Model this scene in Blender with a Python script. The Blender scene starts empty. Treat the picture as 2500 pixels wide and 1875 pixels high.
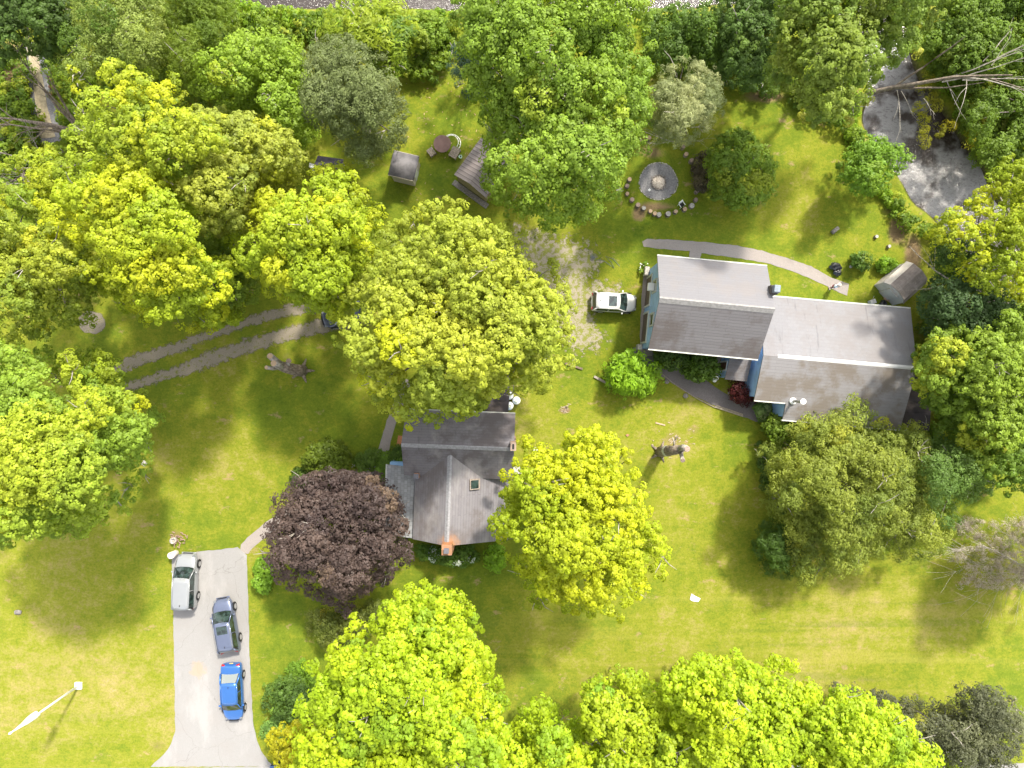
import bpy, bmesh, math, random
import numpy as np
from mathutils import Vector, Matrix

# ------------------------------------------------------------------ camera, world, sun, exposure
SC = bpy.context.scene
F = 2500 * 24.0 / 36.0          # focal length in photo pixels
HC = 61.7                       # camera height, metres
CX, CY = 1250.0, 937.5
cam_d = bpy.data.cameras.new('camera'); cam_d.lens = 24; cam_d.sensor_width = 36
cam_d.clip_start = 0.5; cam_d.clip_end = 3000
cam = bpy.data.objects.new('camera', cam_d); SC.collection.objects.link(cam)
cam.location = (0, 0, HC); cam.rotation_euler = (0, 0, 0)
SC.camera = cam
SUN_EL, SUN_AZ = math.radians(50), math.radians(28)      # azimuth from +Y towards +X
W = bpy.data.worlds.new('World'); SC.world = W; W.use_nodes = True
wn = W.node_tree; wn.nodes.clear()
sky = wn.nodes.new('ShaderNodeTexSky'); sky.sky_type = 'NISHITA'; sky.sun_disc = False
sky.sun_elevation = SUN_EL; sky.sun_rotation = SUN_AZ
sky.air_density = 1.0; sky.dust_density = 2.5; sky.ozone_density = 0.6
bg = wn.nodes.new('ShaderNodeBackground'); bg.inputs['Strength'].default_value = 0.15
wo = wn.nodes.new('ShaderNodeOutputWorld')
hs = wn.nodes.new('ShaderNodeHueSaturation'); hs.inputs['Saturation'].default_value = .2
wn.links.new(sky.outputs[0], hs.inputs['Color']); wn.links.new(hs.outputs[0], bg.inputs[0]); wn.links.new(bg.outputs[0], wo.inputs[0])
sd = bpy.data.lights.new('sun', 'SUN'); sd.energy = 2.4; sd.angle = math.radians(4); sd.color = (1, 0.935, 0.80)
so = bpy.data.objects.new('sun', sd); SC.collection.objects.link(so)
SV = Vector((math.cos(SUN_EL) * math.sin(SUN_AZ), math.cos(SUN_EL) * math.cos(SUN_AZ), math.sin(SUN_EL)))
so.rotation_euler = SV.to_track_quat('Z', 'Y').to_euler()
SC.view_settings.view_transform = 'Standard'; SC.view_settings.look = 'None'
SC.view_settings.exposure = 1.62; SC.view_settings.gamma = 1.0
SC.cycles.max_bounces = 6; SC.cycles.transparent_max_bounces = 12
SC.cycles.diffuse_bounces = 3; SC.cycles.glossy_bounces = 2; SC.cycles.transmission_bounces = 3

# ------------------------------------------------------------------ helpers
rng = np.random.default_rng(7)
random.seed(11)
def P(px, py, z=0.0):
    k = (HC - z) / F
    return ((px - CX) * k, -(py - CY) * k, z)
def PD(x, y, z=0.0):
    return P(x * 1.1302, y * 1.1302, z)
def link(o): SC.collection.objects.link(o); return o
def tag(o, label=None, cat=None, group=None, kind=None):
    if label: o['label'] = label
    if cat: o['category'] = cat
    if group: o['group'] = group
    if kind: o['kind'] = kind
    return o
def thing(name, label, cat, loc=(0, 0, 0), rz=0, group=None):
    o = link(bpy.data.objects.new(name, None)); o.location = loc; o.rotation_euler = (0, 0, rz)
    o.empty_display_size = 0.3
    return tag(o, label, cat, group)
class MB:
    def __init__(s): s.v = []; s.f = []
    def add(s, vs, fs):
        b = len(s.v); s.v += [tuple(v) for v in vs]; s.f += [tuple(i + b for i in f) for f in fs]; return s
    def box(s, c, d, rz=0, rx=0, ry=0, taper=1.0):
        M = Matrix.Rotation(rz, 3, 'Z') @ Matrix.Rotation(ry, 3, 'Y') @ Matrix.Rotation(rx, 3, 'X')
        vs = []
        for z in (-.5, .5):
            t = 1 if z < 0 else taper
            for x, y in ((-.5, -.5), (.5, -.5), (.5, .5), (-.5, .5)):
                vs.append(Vector(c) + M @ Vector((x * d[0] * t, y * d[1] * t, z * d[2])))
        return s.add(vs, [(0, 3, 2, 1), (4, 5, 6, 7), (0, 1, 5, 4), (1, 2, 6, 5), (2, 3, 7, 6), (3, 0, 4, 7)])
    def prism(s, poly, z0, z1):
        n = len(poly)
        z0s = z0 if hasattr(z0, '__len__') else [z0] * n
        z1s = z1 if hasattr(z1, '__len__') else [z1] * n
        a = sum(poly[i][0] * poly[(i + 1) % n][1] - poly[(i + 1) % n][0] * poly[i][1] for i in range(n))
        if a < 0:
            poly = poly[::-1]; z0s = list(z0s)[::-1]; z1s = list(z1s)[::-1]
        vs = [(p[0], p[1], z0s[i]) for i, p in enumerate(poly)] + [(p[0], p[1], z1s[i]) for i, p in enumerate(poly)]
        fs = [tuple(range(n))[::-1], tuple(range(n, 2 * n))] + [(i, (i + 1) % n, n + (i + 1) % n, n + i) for i in range(n)]
        return s.add(vs, fs)
    def tube(s, pts, radii, n=6, cap=True):
        pts = [Vector(p) for p in pts]; vs = []; fs = []
        for i, p in enumerate(pts):
            d = (pts[min(i + 1, len(pts) - 1)] - pts[max(i - 1, 0)])
            d = d.normalized() if d.length > 1e-6 else Vector((0, 0, 1))
            a = d.cross(Vector((0.13, 0.31, 1)) if abs(d.z) < .9 else Vector((1, 0.2, 0))).normalized(); b = d.cross(a)
            for k in range(n):
                t = 2 * math.pi * k / n
                vs.append(p + (a * math.cos(t) + b * math.sin(t)) * radii[i])
        for i in range(len(pts) - 1):
            for k in range(n):
                k2 = (k + 1) % n
                fs.append((i * n + k, (i + 1) * n + k, (i + 1) * n + k2, i * n + k2))
        if cap:
            fs.append(tuple(range(n))); fs.append(tuple(range((len(pts) - 1) * n, len(pts) * n))[::-1])
        return s.add(vs, fs)
    def lathe(s, c, prof, n=16):   # prof: (r, z)
        vs = []; fs = []
        for r, z in prof:
            for k in range(n):
                t = 2 * math.pi * k / n; vs.append((c[0] + r * math.cos(t), c[1] + r * math.sin(t), c[2] + z))
        for i in range(len(prof) - 1):
            for k in range(n):
                k2 = (k + 1) % n; fs.append((i * n + k, i * n + k2, (i + 1) * n + k2, (i + 1) * n + k))
        fs.append(tuple(range(n))[::-1]); fs.append(tuple(range((len(prof) - 1) * n, len(prof) * n)))
        return s.add(vs, fs)
    def blob(s, c, r, seed=0, squash=(1, 1, 1), amp=.18, sub=2):
        bm = bmesh.new(); bmesh.ops.create_icosphere(bm, subdivisions=sub, radius=1)
        rr = random.Random(seed); ph = [rr.uniform(0, 6) for _ in range(6)]
        for v in bm.verts:
            k = 1 + amp * (math.sin(3 * v.co.x + ph[0]) * math.sin(4 * v.co.y + ph[1]) + .6 * math.sin(7 * v.co.z + ph[2]) * math.sin(6 * v.co.x + ph[3]))
            v.co *= k
        bm.verts.ensure_lookup_table()
        s.add([(c[0] + v.co.x * r * squash[0], c[1] + v.co.y * r * squash[1], c[2] + v.co.z * r * squash[2]) for v in bm.verts],
              [tuple(v.index for v in f.verts) for f in bm.faces]); bm.free(); return s
    def build(s, name, m, parent=None, smooth=False, bevel=0, sub=0):
        me = bpy.data.meshes.new(name); me.from_pydata(s.v, [], s.f); me.update()
        o = link(bpy.data.objects.new(name, me))
        if m: me.materials.append(m)
        if smooth: me.polygons.foreach_set('use_smooth', [True] * len(me.polygons))
        if parent: o.parent = parent
        if bevel:
            md = o.modifiers.new('bevel', 'BEVEL'); md.width = bevel; md.segments = 2; md.limit_method = 'ANGLE'
        if sub:
            md = o.modifiers.new('sub', 'SUBSURF'); md.levels = sub; md.render_levels = sub
        return o

# ---- node helpers
class NT:
    def __init__(s, name):
        s.m = bpy.data.materials.new(name); s.m.use_nodes = True; s.t = s.m.node_tree; s.t.nodes.clear()
        s.out = s.t.nodes.new('ShaderNodeOutputMaterial')
    def n(s, typ, ins=None, **props):
        nd = s.t.nodes.new(typ)
        for k, v in props.items(): setattr(nd, k, v)
        if ins:
            for k, v in ins.items(): s.set(nd, k, v)
        return nd
    def set(s, nd, k, v):
        sock = nd.inputs[k]
        if isinstance(v, bpy.types.NodeSocket): s.t.links.new(v, sock)
        elif isinstance(v, bpy.types.Node): s.t.links.new(v.outputs[0], sock)
        else:
            if isinstance(v, (tuple, list)) and len(v) == 3 and sock.type == 'RGBA': v = (*v, 1)
            sock.default_value = v
    def noise(s, scale, detail=3, vec=None, rough=.5, dist=0):
        ins = {'Scale': scale, 'Detail': detail, 'Roughness': rough, 'Distortion': dist}
        ins['Vector'] = vec if vec is not None else s.pos()
        return s.n('ShaderNodeTexNoise', ins).outputs['Fac']
    def pos(s):
        if not hasattr(s, '_p'): s._p = s.n('ShaderNodeNewGeometry').outputs['Position']
        return s._p
    def mapping(s, rot=0, scale=(1, 1, 1), loc=(0, 0, 0)):
        return s.n('ShaderNodeMapping', {'Vector': s.pos(), 'Rotation': (0, 0, rot), 'Scale': scale, 'Location': loc}).outputs[0]
    def attr(s, name, out='Fac'): return s.n('ShaderNodeAttribute', attribute_name=name).outputs[out]
    def mix(s, a, b, f, mode='MIX'):
        nd = s.n('ShaderNodeMix', data_type='RGBA', blend_type=mode)
        s.set(nd, 0, f); s.set(nd, 6, a); s.set(nd, 7, b); return nd.outputs[2]
    def math(s, op, a, b=0.0, c=0.0):
        nd = s.n('ShaderNodeMath', operation=op); s.set(nd, 0, a); s.set(nd, 1, b); s.set(nd, 2, c); return nd.outputs[0]
    def ramp(s, x, a, b):   # smooth map a..b -> 0..1
        return s.n('ShaderNodeMapRange', {'Value': x, 'From Min': a, 'From Max': b}, interpolation_type='SMOOTHSTEP').outputs[0]
    def bump(s, h, strength=.3, dist=.05):
        return s.n('ShaderNodeBump', {'Height': h, 'Strength': strength, 'Distance': dist}).outputs[0]
    def pbr(s, col, rough=.8, metal=0, normal=None, coat=0, spec=.3, **kw):
        b = s.n('ShaderNodeBsdfPrincipled', {'Base Color': col, 'Roughness': rough, 'Metallic': metal, 'Coat Weight': coat, 'Specular IOR Level': spec})
        for k, v in kw.items(): s.set(b, k, v)
        if normal is not None: s.set(b, 'Normal', normal)
        return b.outputs[0]
    def done(s, sh): s.t.links.new(sh, s.out.inputs[0]); return s.m
def simple(name, col, rough=.8, metal=0, var=.15, scale=6, coat=0, spec=.3, bump=0):
    t = NT(name); n = t.noise(scale, 4)
    c = t.mix(tuple(x * (1 - var) for x in col), tuple(min(1, x * (1 + var)) for x in col), t.ramp(n, .3, .7))
    nb = t.bump(t.noise(scale * 4, 3), bump, .03) if bump else None
    return t.done(t.pbr(c, rough, metal, nb, coat, spec))

# ------------------------------------------------------------------ materials
def m_foliage():
    t = NT('foliage'); c = t.attr('leaf_color', 'Color')
    d = t.n('ShaderNodeBsdfDiffuse', {'Color': c}).outputs[0]
    tc = t.n('ShaderNodeHueSaturation', {'Hue': .49, 'Saturation': 1.15, 'Value': 1.15, 'Color': c}).outputs[0]
    tr = t.n('ShaderNodeBsdfTranslucent', {'Color': tc}).outputs[0]
    g = t.n('ShaderNodeBsdfGlossy', {'Color': (.9, .9, .9, 1), 'Roughness': .5}).outputs[0]
    a = t.n('ShaderNodeMixShader', {0: .42, 1: d, 2: tr}).outputs[0]
    return t.done(t.n('ShaderNodeMixShader', {0: .012, 1: a, 2: g}).outputs[0])
def m_bark(name, a, b):
    t = NT(name); n = t.noise(7, 5, t.mapping(0, (1, 1, .3)))
    return t.done(t.pbr(t.mix(a, b, t.ramp(n, .35, .65)), .9, normal=t.bump(n, .6, .04)))
def m_ground():
    t = NT('lawn_grass')
    big = t.noise(.09, 4); mid = t.noise(.55, 4); fine = t.noise(5.5, 5, rough=.7); tiny = t.noise(22, 4, rough=.75)
    mow = t.noise(1.0, 3, t.mapping(0, (.12, 1.6, 1)))
    wv = t.n('ShaderNodeVectorMath', {0: t.pos(), 1: t.n('ShaderNodeTexNoise', {'Vector': t.pos(), 'Scale': .35, 'Detail': 3}).outputs['Color']}, operation='ADD').outputs[0]
    m2 = t.noise(.75, 7, wv, rough=.72); m3 = t.noise(3.2, 6, t.mapping(0, (.8, 1.2, 1)), rough=.78)
    val = t.math('ADD', t.math('MULTIPLY', big, .34), t.math('ADD', t.math('MULTIPLY', m2, .38), t.math('MULTIPLY_ADD', m3, .28, .010)))
    val = t.math('ADD', val, t.math('ADD', t.math('MULTIPLY', t.attr('dry'), .055), t.math('ADD', t.math('MULTIPLY', t.attr('lush'), -.06), t.math('MULTIPLY', t.attr('mown'), .022))))
    c = t.mix((.07, .118, .010), (.125, .167, .013), t.ramp(val, .36, .47))
    c = t.mix(c, (.19, .206, .018), t.ramp(val, .46, .55))
    c = t.mix(c, (.262, .232, .06), t.ramp(val, .54, .63))
    c = t.mix(c, (.33, .25, .12), t.ramp(val, .62, .70))
    c = t.mix(c, (.34, .22, .13), t.math('MULTIPLY', t.ramp(t.noise(.75, 6, t.mapping(0, (.6, 1, 1), (31, 17, 0)), rough=.74), .585, .68), .6))
    ms = t.noise(1.0, 3, t.mapping(math.radians(1.5), (.035, .9, 1))); c = t.mix(c, (.30, .265, .06), t.math('MULTIPLY', t.ramp(ms, .48, .66), t.math('MULTIPLY', t.attr('mown'), .45))); c = t.mix(c, (.09, .13, .018), t.math('MULTIPLY', t.ramp(ms, .46, .34), t.math('MULTIPLY', t.attr('mown'), .35)))
    dirt = t.ramp(t.math('ADD', t.attr('dirt'), t.math('MULTIPLY', t.math('ADD', fine, t.math('MULTIPLY', mid, .8)), .45)), .72, 1.05)
    dc = t.mix((.27, .19, .10), (.15, .10, .06), t.ramp(fine, .35, .7))
    c = t.mix(c, dc, dirt)
    wet = t.ramp(t.attr('bank'), .1, .8)
    c = t.mix(c, t.mix((.045, .038, .022), (.09, .075, .05), t.ramp(fine, .4, .7)), wet)
    k = t.math('ADD', t.math('MULTIPLY', fine, .55), t.math('MULTIPLY', tiny, .45))
    c = t.mix(c, (.03, .05, .008), t.math('MULTIPLY', t.ramp(k, .54, .36), .38))
    c = t.mix(c, (.30, .30, .06), t.math('MULTIPLY', t.ramp(k, .54, .68), .22))
    return t.done(t.pbr(c, .95, normal=t.bump(k, .6, .06), spec=.1))
def m_sheet(name, a, b, grass, soft=True, scale=9, weeds=.0, amp=2.6):
    t = NT(name); fine = t.noise(scale, 5, rough=.7); mid = t.noise(.7, 4)
    c = t.mix(a, b, t.ramp(fine, .3, .7))
    c = t.mix(c, tuple(x * .72 for x in a), t.math('MULTIPLY', t.ramp(mid, .5, .75), .5))
    gm = t.ramp(t.math('ADD', t.noise(2.2, 5, rough=.7), t.math('MULTIPLY', fine, .25)), .76 - weeds, .88 - weeds)
    if grass: c = t.mix(c, grass, gm)
    sh = t.pbr(c, .92, normal=t.bump(fine, .5, .04), spec=.2)
    if soft:
        e = t.math('ADD', t.attr('edge'), t.math('MULTIPLY', t.math('SUBTRACT', t.noise(1.5, 6, rough=.75), .5), amp))
        tr = t.n('ShaderNodeBsdfTransparent').outputs[0]
        sh = t.n('ShaderNodeMixShader', {0: t.ramp(e, .38, .62), 1: tr, 2: sh}).outputs[0]
    return t.done(sh)
def m_roof(name, a, b, mortar, rot, row=.24, stain=(.09, .075, .065), st=.5, seed=0, bw=.5, streak=None, worn_dapple=None, rust=None):
    if name.startswith('shingles'):
        nz = lambda q: (q[0] * .965, q[1] * .985, q[2] * 1.04)
        a, b = nz(a), nz(b); mortar = tuple(x * .62 + y * .38 for x, y in zip(nz(mortar), b))
    t = NT(name); v = t.mapping(rot, (1, 1, 1), (seed, seed * .37, 0))
    br = t.n('ShaderNodeTexBrick', {'Vector': v, 'Color1': a, 'Color2': b, 'Mortar': mortar, 'Scale': 1.0, 'Mortar Size': .022, 'Mortar Smooth': .5, 'Bias': 0.0, 'Brick Width': bw, 'Row Height': row})
    fine = t.noise(12, 4, rough=.7); big = t.noise(.35, 5, v, rough=.6)
    c = t.mix(br.outputs['Color'], tuple(x * 1.25 for x in a), t.math('MULTIPLY', t.ramp(fine, .45, .75), .35))
    c = t.mix(c, stain, t.math('MULTIPLY', t.ramp(t.math('ADD', t.math('MULTIPLY', big, .7), t.math('MULTIPLY', t.noise(1.6, 5, v, rough=.7), .3)), .44, .6), st))
    if streak:
        sv = t.mapping(rot, (2.2, .16, 1), (seed * 2, 0, 0)) if streak == 'v' else t.mapping(rot, (.16, 2.2, 1))
        c = t.mix(c, tuple(x * .45 for x in a), t.math('MULTIPLY', t.ramp(t.noise(1.0, 5, sv, rough=.6), .57, .72), .6))
    if worn_dapple: c = t.mix(c, worn_dapple, t.math('MULTIPLY', t.ramp(t.noise(.42, 5, t.mapping(rot, (1, .6, 1), (seed + 8, 3, 0)), rough=.6), .5, .66), .6))  # paler blotches: worn shingles, and sun dapples painted into the colour
    if rust:
        rp = P(*rust, 5); dd = t.n('ShaderNodeVectorMath', {0: t.pos(), 1: (rp[0], rp[1], 5.3)}, operation='DISTANCE').outputs['Value']
        c = t.mix(c, (.42, .2, .08), t.math('MULTIPLY', t.ramp(t.math('ADD', dd, t.noise(2.5, 4)), 1.7, .6), .7))
    sp = t.n('ShaderNodeTexVoronoi', {'Vector': t.pos(), 'Scale': 1.6}, feature='F1').outputs['Distance']
    c = t.mix(c, (.45, .38, .28), t.math('MULTIPLY', t.ramp(sp, .07, .03), .25))
    return t.done(t.pbr(c, .9, normal=t.bump(br.outputs['Fac'], .5, -.02), spec=.2))
def m_water():
    t = NT('creek_water')
    m = t.attr('riffle'); n = t.noise(.5, 4); rp = t.noise(3.2, 5, t.mapping(.5, (1, 1.6, 1)), rough=.65, dist=.8)
    rp2 = t.noise(9, 4, rough=.6, dist=.6)
    c = t.mix((.030, .020, .015), (.225, .215, .212), t.ramp(t.math('ADD', m, t.math('MULTIPLY', t.math('SUBTRACT', n, .5), 2.6)), .3, .75))
    c = t.mix(c, (.06, .05, .048), t.math('MULTIPLY', t.ramp(rp, .52, .66), .6))
    vor = t.n('ShaderNodeTexVoronoi', {'Vector': t.mapping(.7, (1, 1.5, 1)), 'Scale': 2.3, 'Randomness': 1}, feature='DISTANCE_TO_EDGE').outputs['Distance']
    foam = t.math('MULTIPLY', t.ramp(rp2, .62, .70), t.math('MULTIPLY', t.ramp(t.attr('foam'), .15, .7), t.ramp(vor, .16, .03)))
    c = t.mix(c, (.8, .78, .75), foam)
    return t.done(t.pbr(c, .13, normal=t.bump(t.math('ADD', rp, t.math('MULTIPLY', rp2, .5)), .55, .1), spec=.5))
def m_siding(name, col):
    t = NT(name)
    w = t.n('ShaderNodeTexWave', {'Vector': t.n('ShaderNodeMapping', {'Vector': t.pos(), 'Scale': (0, 0, 1)}).outputs[0], 'Scale': 2.6, 'Distortion': 0}, wave_type='BANDS', bands_direction='Z').outputs['Fac']
    n = t.noise(1.3, 4)
    c = t.mix(col, tuple(x * .8 for x in col), t.ramp(n, .4, .75)); c = t.mix(c, tuple(x * .7 for x in col), t.math('MULTIPLY', t.ramp(w, .75, .95), .5))
    return t.done(t.pbr(c, .6, normal=t.bump(w, .4, .03)))
def m_paint(name, col, metal=.3, rough=.32):
    t = NT(name); n = t.noise(1.7, 3)
    c = t.mix(col, tuple(x * .9 for x in col), n)
    return t.done(t.pbr(c, rough, metal, coat=.7, spec=.5, **{'Coat Roughness': .08}))
M = {}
M['fol'] = m_foliage()
M['bark'] = m_bark('bark_grey', (.17, .15, .13), (.07, .055, .045))
M['pale_bark'] = m_bark('bark_pale', (.42, .38, .33), (.2, .175, .15))
M['deadwood'] = m_bark('dead_wood', (.27, .22, .17), (.13, .1, .08))
M['cutwood'] = simple('cut_wood', (.42, .30, .20), .85, var=.25, scale=14)
M['oldcut'] = simple('weathered_cut_wood', (.27, .2, .165), .9, var=.3, scale=14)
M['ground'] = m_ground(); M['water'] = m_water()
M['gravel'] = m_sheet('gravel', (.33, .285, .22), (.235, .205, .155), (.18, .19, .04), True, 12, .19)
M['gravel2'] = m_sheet('track_gravel', (.275, .235, .18), (.20, .172, .132), (.15, .16, .03), True, 12, .10, 1.5)
M['gravel3'] = m_sheet('creek_stone', (.26, .25, .25), (.13, .13, .14), None, True, 8, 0)
def m_drive():
    t = NT('driveway_concrete'); fine = t.noise(16, 5, rough=.7); mid = t.noise(.45, 5, rough=.6)
    c = t.mix((.265, .256, .25), (.228, .22, .214), t.ramp(fine, .3, .7))
    c = t.mix(c, (.24, .225, .215), t.math('MULTIPLY', t.ramp(mid, .45, .7), .6))
    v = t.n('ShaderNodeTexVoronoi', {'Vector': t.n('ShaderNodeVectorMath', {0: t.pos(), 1: t.n('ShaderNodeTexNoise', {'Vector': t.pos(), 'Scale': .9, 'Detail': 5}).outputs['Color']}, operation='ADD').outputs[0], 'Scale': .17}, feature='DISTANCE_TO_EDGE').outputs['Distance']
    c = t.mix(c, (.13, .12, .11), t.math('MULTIPLY', t.ramp(v, .0036, .0012), .4))
    sp = t.ramp(t.noise(3.1, 3), .68, .78)
    c = t.mix(c, (.15, .14, .13), t.math('MULTIPLY', sp, .4))
    c = t.mix(c, (.36, .345, .335), t.math('MULTIPLY', t.ramp(t.noise(.5, 5, t.mapping(0, (1, .35, 1), (5, 5, 0)), rough=.65), .5, .68), .35)); c = t.mix(c, (.17, .16, .15), t.math('MULTIPLY', t.ramp(t.noise(1.0, 5, t.mapping(.03, (1.3, .12, 1), (2, 9, 0)), rough=.7), .6, .74), .45))
    st = t.ramp(t.math('SUBTRACT', t.n('ShaderNodeVectorMath', {0: t.pos(), 1: (P(484, 1634)[0], P(484, 1634)[1], 0.0)}, operation='DISTANCE').outputs['Value'], t.math('MULTIPLY', t.noise(2.2, 4), 1.2)), .25, -.1)
    c = t.mix(c, (.36, .25, .16), t.math('MULTIPLY', st, .55))
    return t.done(t.pbr(c, .9, normal=t.bump(fine, .25, .02), spec=.2))
M['drive'] = m_drive()
M['walk'] = m_sheet('old_concrete', (.31, .27, .245), (.25, .22, .2), (.15, .15, .04), False, 12, -.04)
M['asphalt'] = m_sheet('asphalt', (.19, .17, .165), (.13, .115, .112), (.09, .09, .03), False, 14, -.05)
M['stone'] = simple('pale_stone', (.38, .355, .32), .9, var=.35, scale=9, bump=.4)
M['rock'] = simple('grey_rock', (.2, .18, .165), .9, var=.35, scale=9, bump=.5)
M['bleached'] = m_bark('bleached_bark', (.46, .42, .36), (.28, .245, .2))
M['splinter'] = simple('splinter_wood', (.34, .27, .19), .9, var=.3)
M['white'] = simple('white_paint', (.78, .78, .76), .5, var=.05, scale=2)
M['trim'] = simple('trim_paint', (.48, .48, .43), .6, var=.12, scale=4)
M['black_plastic'] = simple('black_bag', (.015, .015, .018), .28, var=.3, scale=8, spec=.6)
M['rubber'] = simple('rubber', (.02, .02, .02), .8)
M['rim'] = simple('wheel_rim', (.5, .5, .5), .35, .7)
M['dark'] = simple('dark_trim', (.02, .02, .022), .5)
t = NT('vehicle_glass'); M['glass'] = t.done(t.pbr(t.mix((.03, .05, .045), (.01, .016, .015), t.ramp(t.noise(2.5, 3), .4, .6)), .06, spec=.8, coat=.5))
t = NT('rear_glass'); M['glass_pale'] = t.done(t.pbr((.2, .22, .22), .08, spec=.8, coat=.5))
M['lens'] = simple('headlight_lens', (.16, .17, .18), .15, spec=.6)
M['tail'] = simple('tail_light', (.35, .01, .015), .2, spec=.7)
M['blue_siding'] = m_siding('blue_siding', (.34, .53, .82))
M['beige'] = m_siding('beige_siding', (.42, .37, .3)); M['grey_siding'] = m_siding('grey_siding', (.56, .50, .45))
M['wood'] = simple('weathered_wood', (.26, .215, .18), .85, var=.25, scale=8)
M['orange_wood'] = simple('orange_wood', (.42, .17, .07), .7, var=.15, scale=8)
M['brick'] = m_roof('pink_brick', (.4, .26, .2), (.33, .2, .15), (.3, .27, .24), 0, .08, st=.2, bw=.2)
M['orange_brick'] = m_roof('orange_brick', (.45, .2, .08), (.38, .16, .07), (.3, .2, .15), 0, .08, st=.2, bw=.2)
M['metal'] = simple('galvanised_metal', (.35, .35, .34), .45, .6)
M['brown_paint'] = simple('brown_paint', (.165, .098, .085), .6, var=.12, scale=3)

# ------------------------------------------------------------------ polygon tools
def pip(X, Y, poly):
    ins = np.zeros(X.shape, bool); n = len(poly); j = n - 1
    for i in range(n):
        xi, yi = poly[i]; xj, yj = poly[j]
        if yi != yj:
            c = ((yi > Y) != (yj > Y)) & (X < (xj - xi) * (Y - yi) / (yj - yi) + xi); ins ^= c
        j = i
    return ins
def pdist(X, Y, poly, closed=True):
    d = np.full(X.shape, 1e9); n = len(poly)
    for i in range(n if closed else n - 1):
        x0, y0 = poly[i]; x1, y1 = poly[(i + 1) % n]
        dx, dy = x1 - x0, y1 - y0; L = dx * dx + dy * dy + 1e-9
        t = np.clip(((X - x0) * dx + (Y - y0) * dy) / L, 0, 1)
        d = np.minimum(d, np.hypot(X - x0 - t * dx, Y - y0 - t * dy))
    return d
def sdist(X, Y, poly): return np.where(pip(X, Y, poly), 1, -1) * pdist(X, Y, poly)
def smooth_poly(pts, it=2):
    for _ in range(it):
        q = []
        for i in range(len(pts)):
            a = pts[i]; b = pts[(i + 1) % len(pts)]
            q += [(a[0] * .75 + b[0] * .25, a[1] * .75 + b[1] * .25), (a[0] * .25 + b[0] * .75, a[1] * .25 + b[1] * .75)]
        pts = q
    return pts
def W2(pts, z=0): return [P(x, y, z)[:2] for x, y in pts]

# ------------------------------------------------------------------ terrain
CREEK_PX = [(-700, -900), (3400, -900), (3400, 300), (3300, 900), (2900, 900), (2620, 700), (2500, 560), (2440, 500), (2418, 440), (2405, 400), (2365, 365), (2335, 310), (2290, 235), (2255, 190),
            (2235, 140), (2215, 70), (2300, -120), (2900, -420), (2200, -420), (2110, -60), (2010, 30), (1900, 50), (1850, 30), (1760, 22), (1680, 38), (1560, 45), (1450, 35), (1250, 40), (1100, 42), (1000, 34), (850, 36), (700, 36), (600, 28), (520, -10), (300, -60), (60, -40), (-60, 100), (20, 240), (36, 330), (22, 410), (-60, 470), (-700, 520)]
CREEK_A = [(-700, -900), (1900, -900), (2300, -420), (2110, -60), (2010, 30), (1900, 50), (1850, 30), (1760, 22), (1680, 38), (1560, 45), (1450, 35), (1250, 40), (1100, 42), (1000, 34), (850, 36), (700, 36), (600, 28), (520, -10), (300, -60), (60, -40), (-40, 100), (20, 240), (36, 330), (22, 410), (-60, 470), (-700, 520)]
CREEK_B = [(2010, 30), (2110, -60), (2300, -420), (2600, -420), (2290, -60), (2222, 60), (2236, 140), (2256, 190), (2290, 235), (2335, 300), (2368, 355), (2408, 400), (2425, 450), (2450, 500), (2560, 580), (2900, 760), (3300, 1100), (3100, 1250), (2700, 900), (2420, 690), (2290, 570), (2255, 530), (2218, 508), (2188, 450), (2150, 400), (2108, 345), (2086, 290), (2108, 232), (2100, 180), (2085, 110)]
CA = W2(smooth_poly(CREEK_A, 1), -.8); CB = W2(smooth_poly(CREEK_B, 1), -.8)
def creek_d(X, Y): return np.maximum(sdist(X, Y, CA), sdist(X, Y, CB))
def blobs(X, Y, lst):
    r = np.zeros(X.shape)
    for px, py, sx, sy, a in lst:
        x, y, _ = P(px, py); r = np.maximum(r, a * np.exp(-(((X - x) / (sx / 27)) ** 2 + ((Y - y) / (sy / 27)) ** 2)))
    return r
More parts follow.
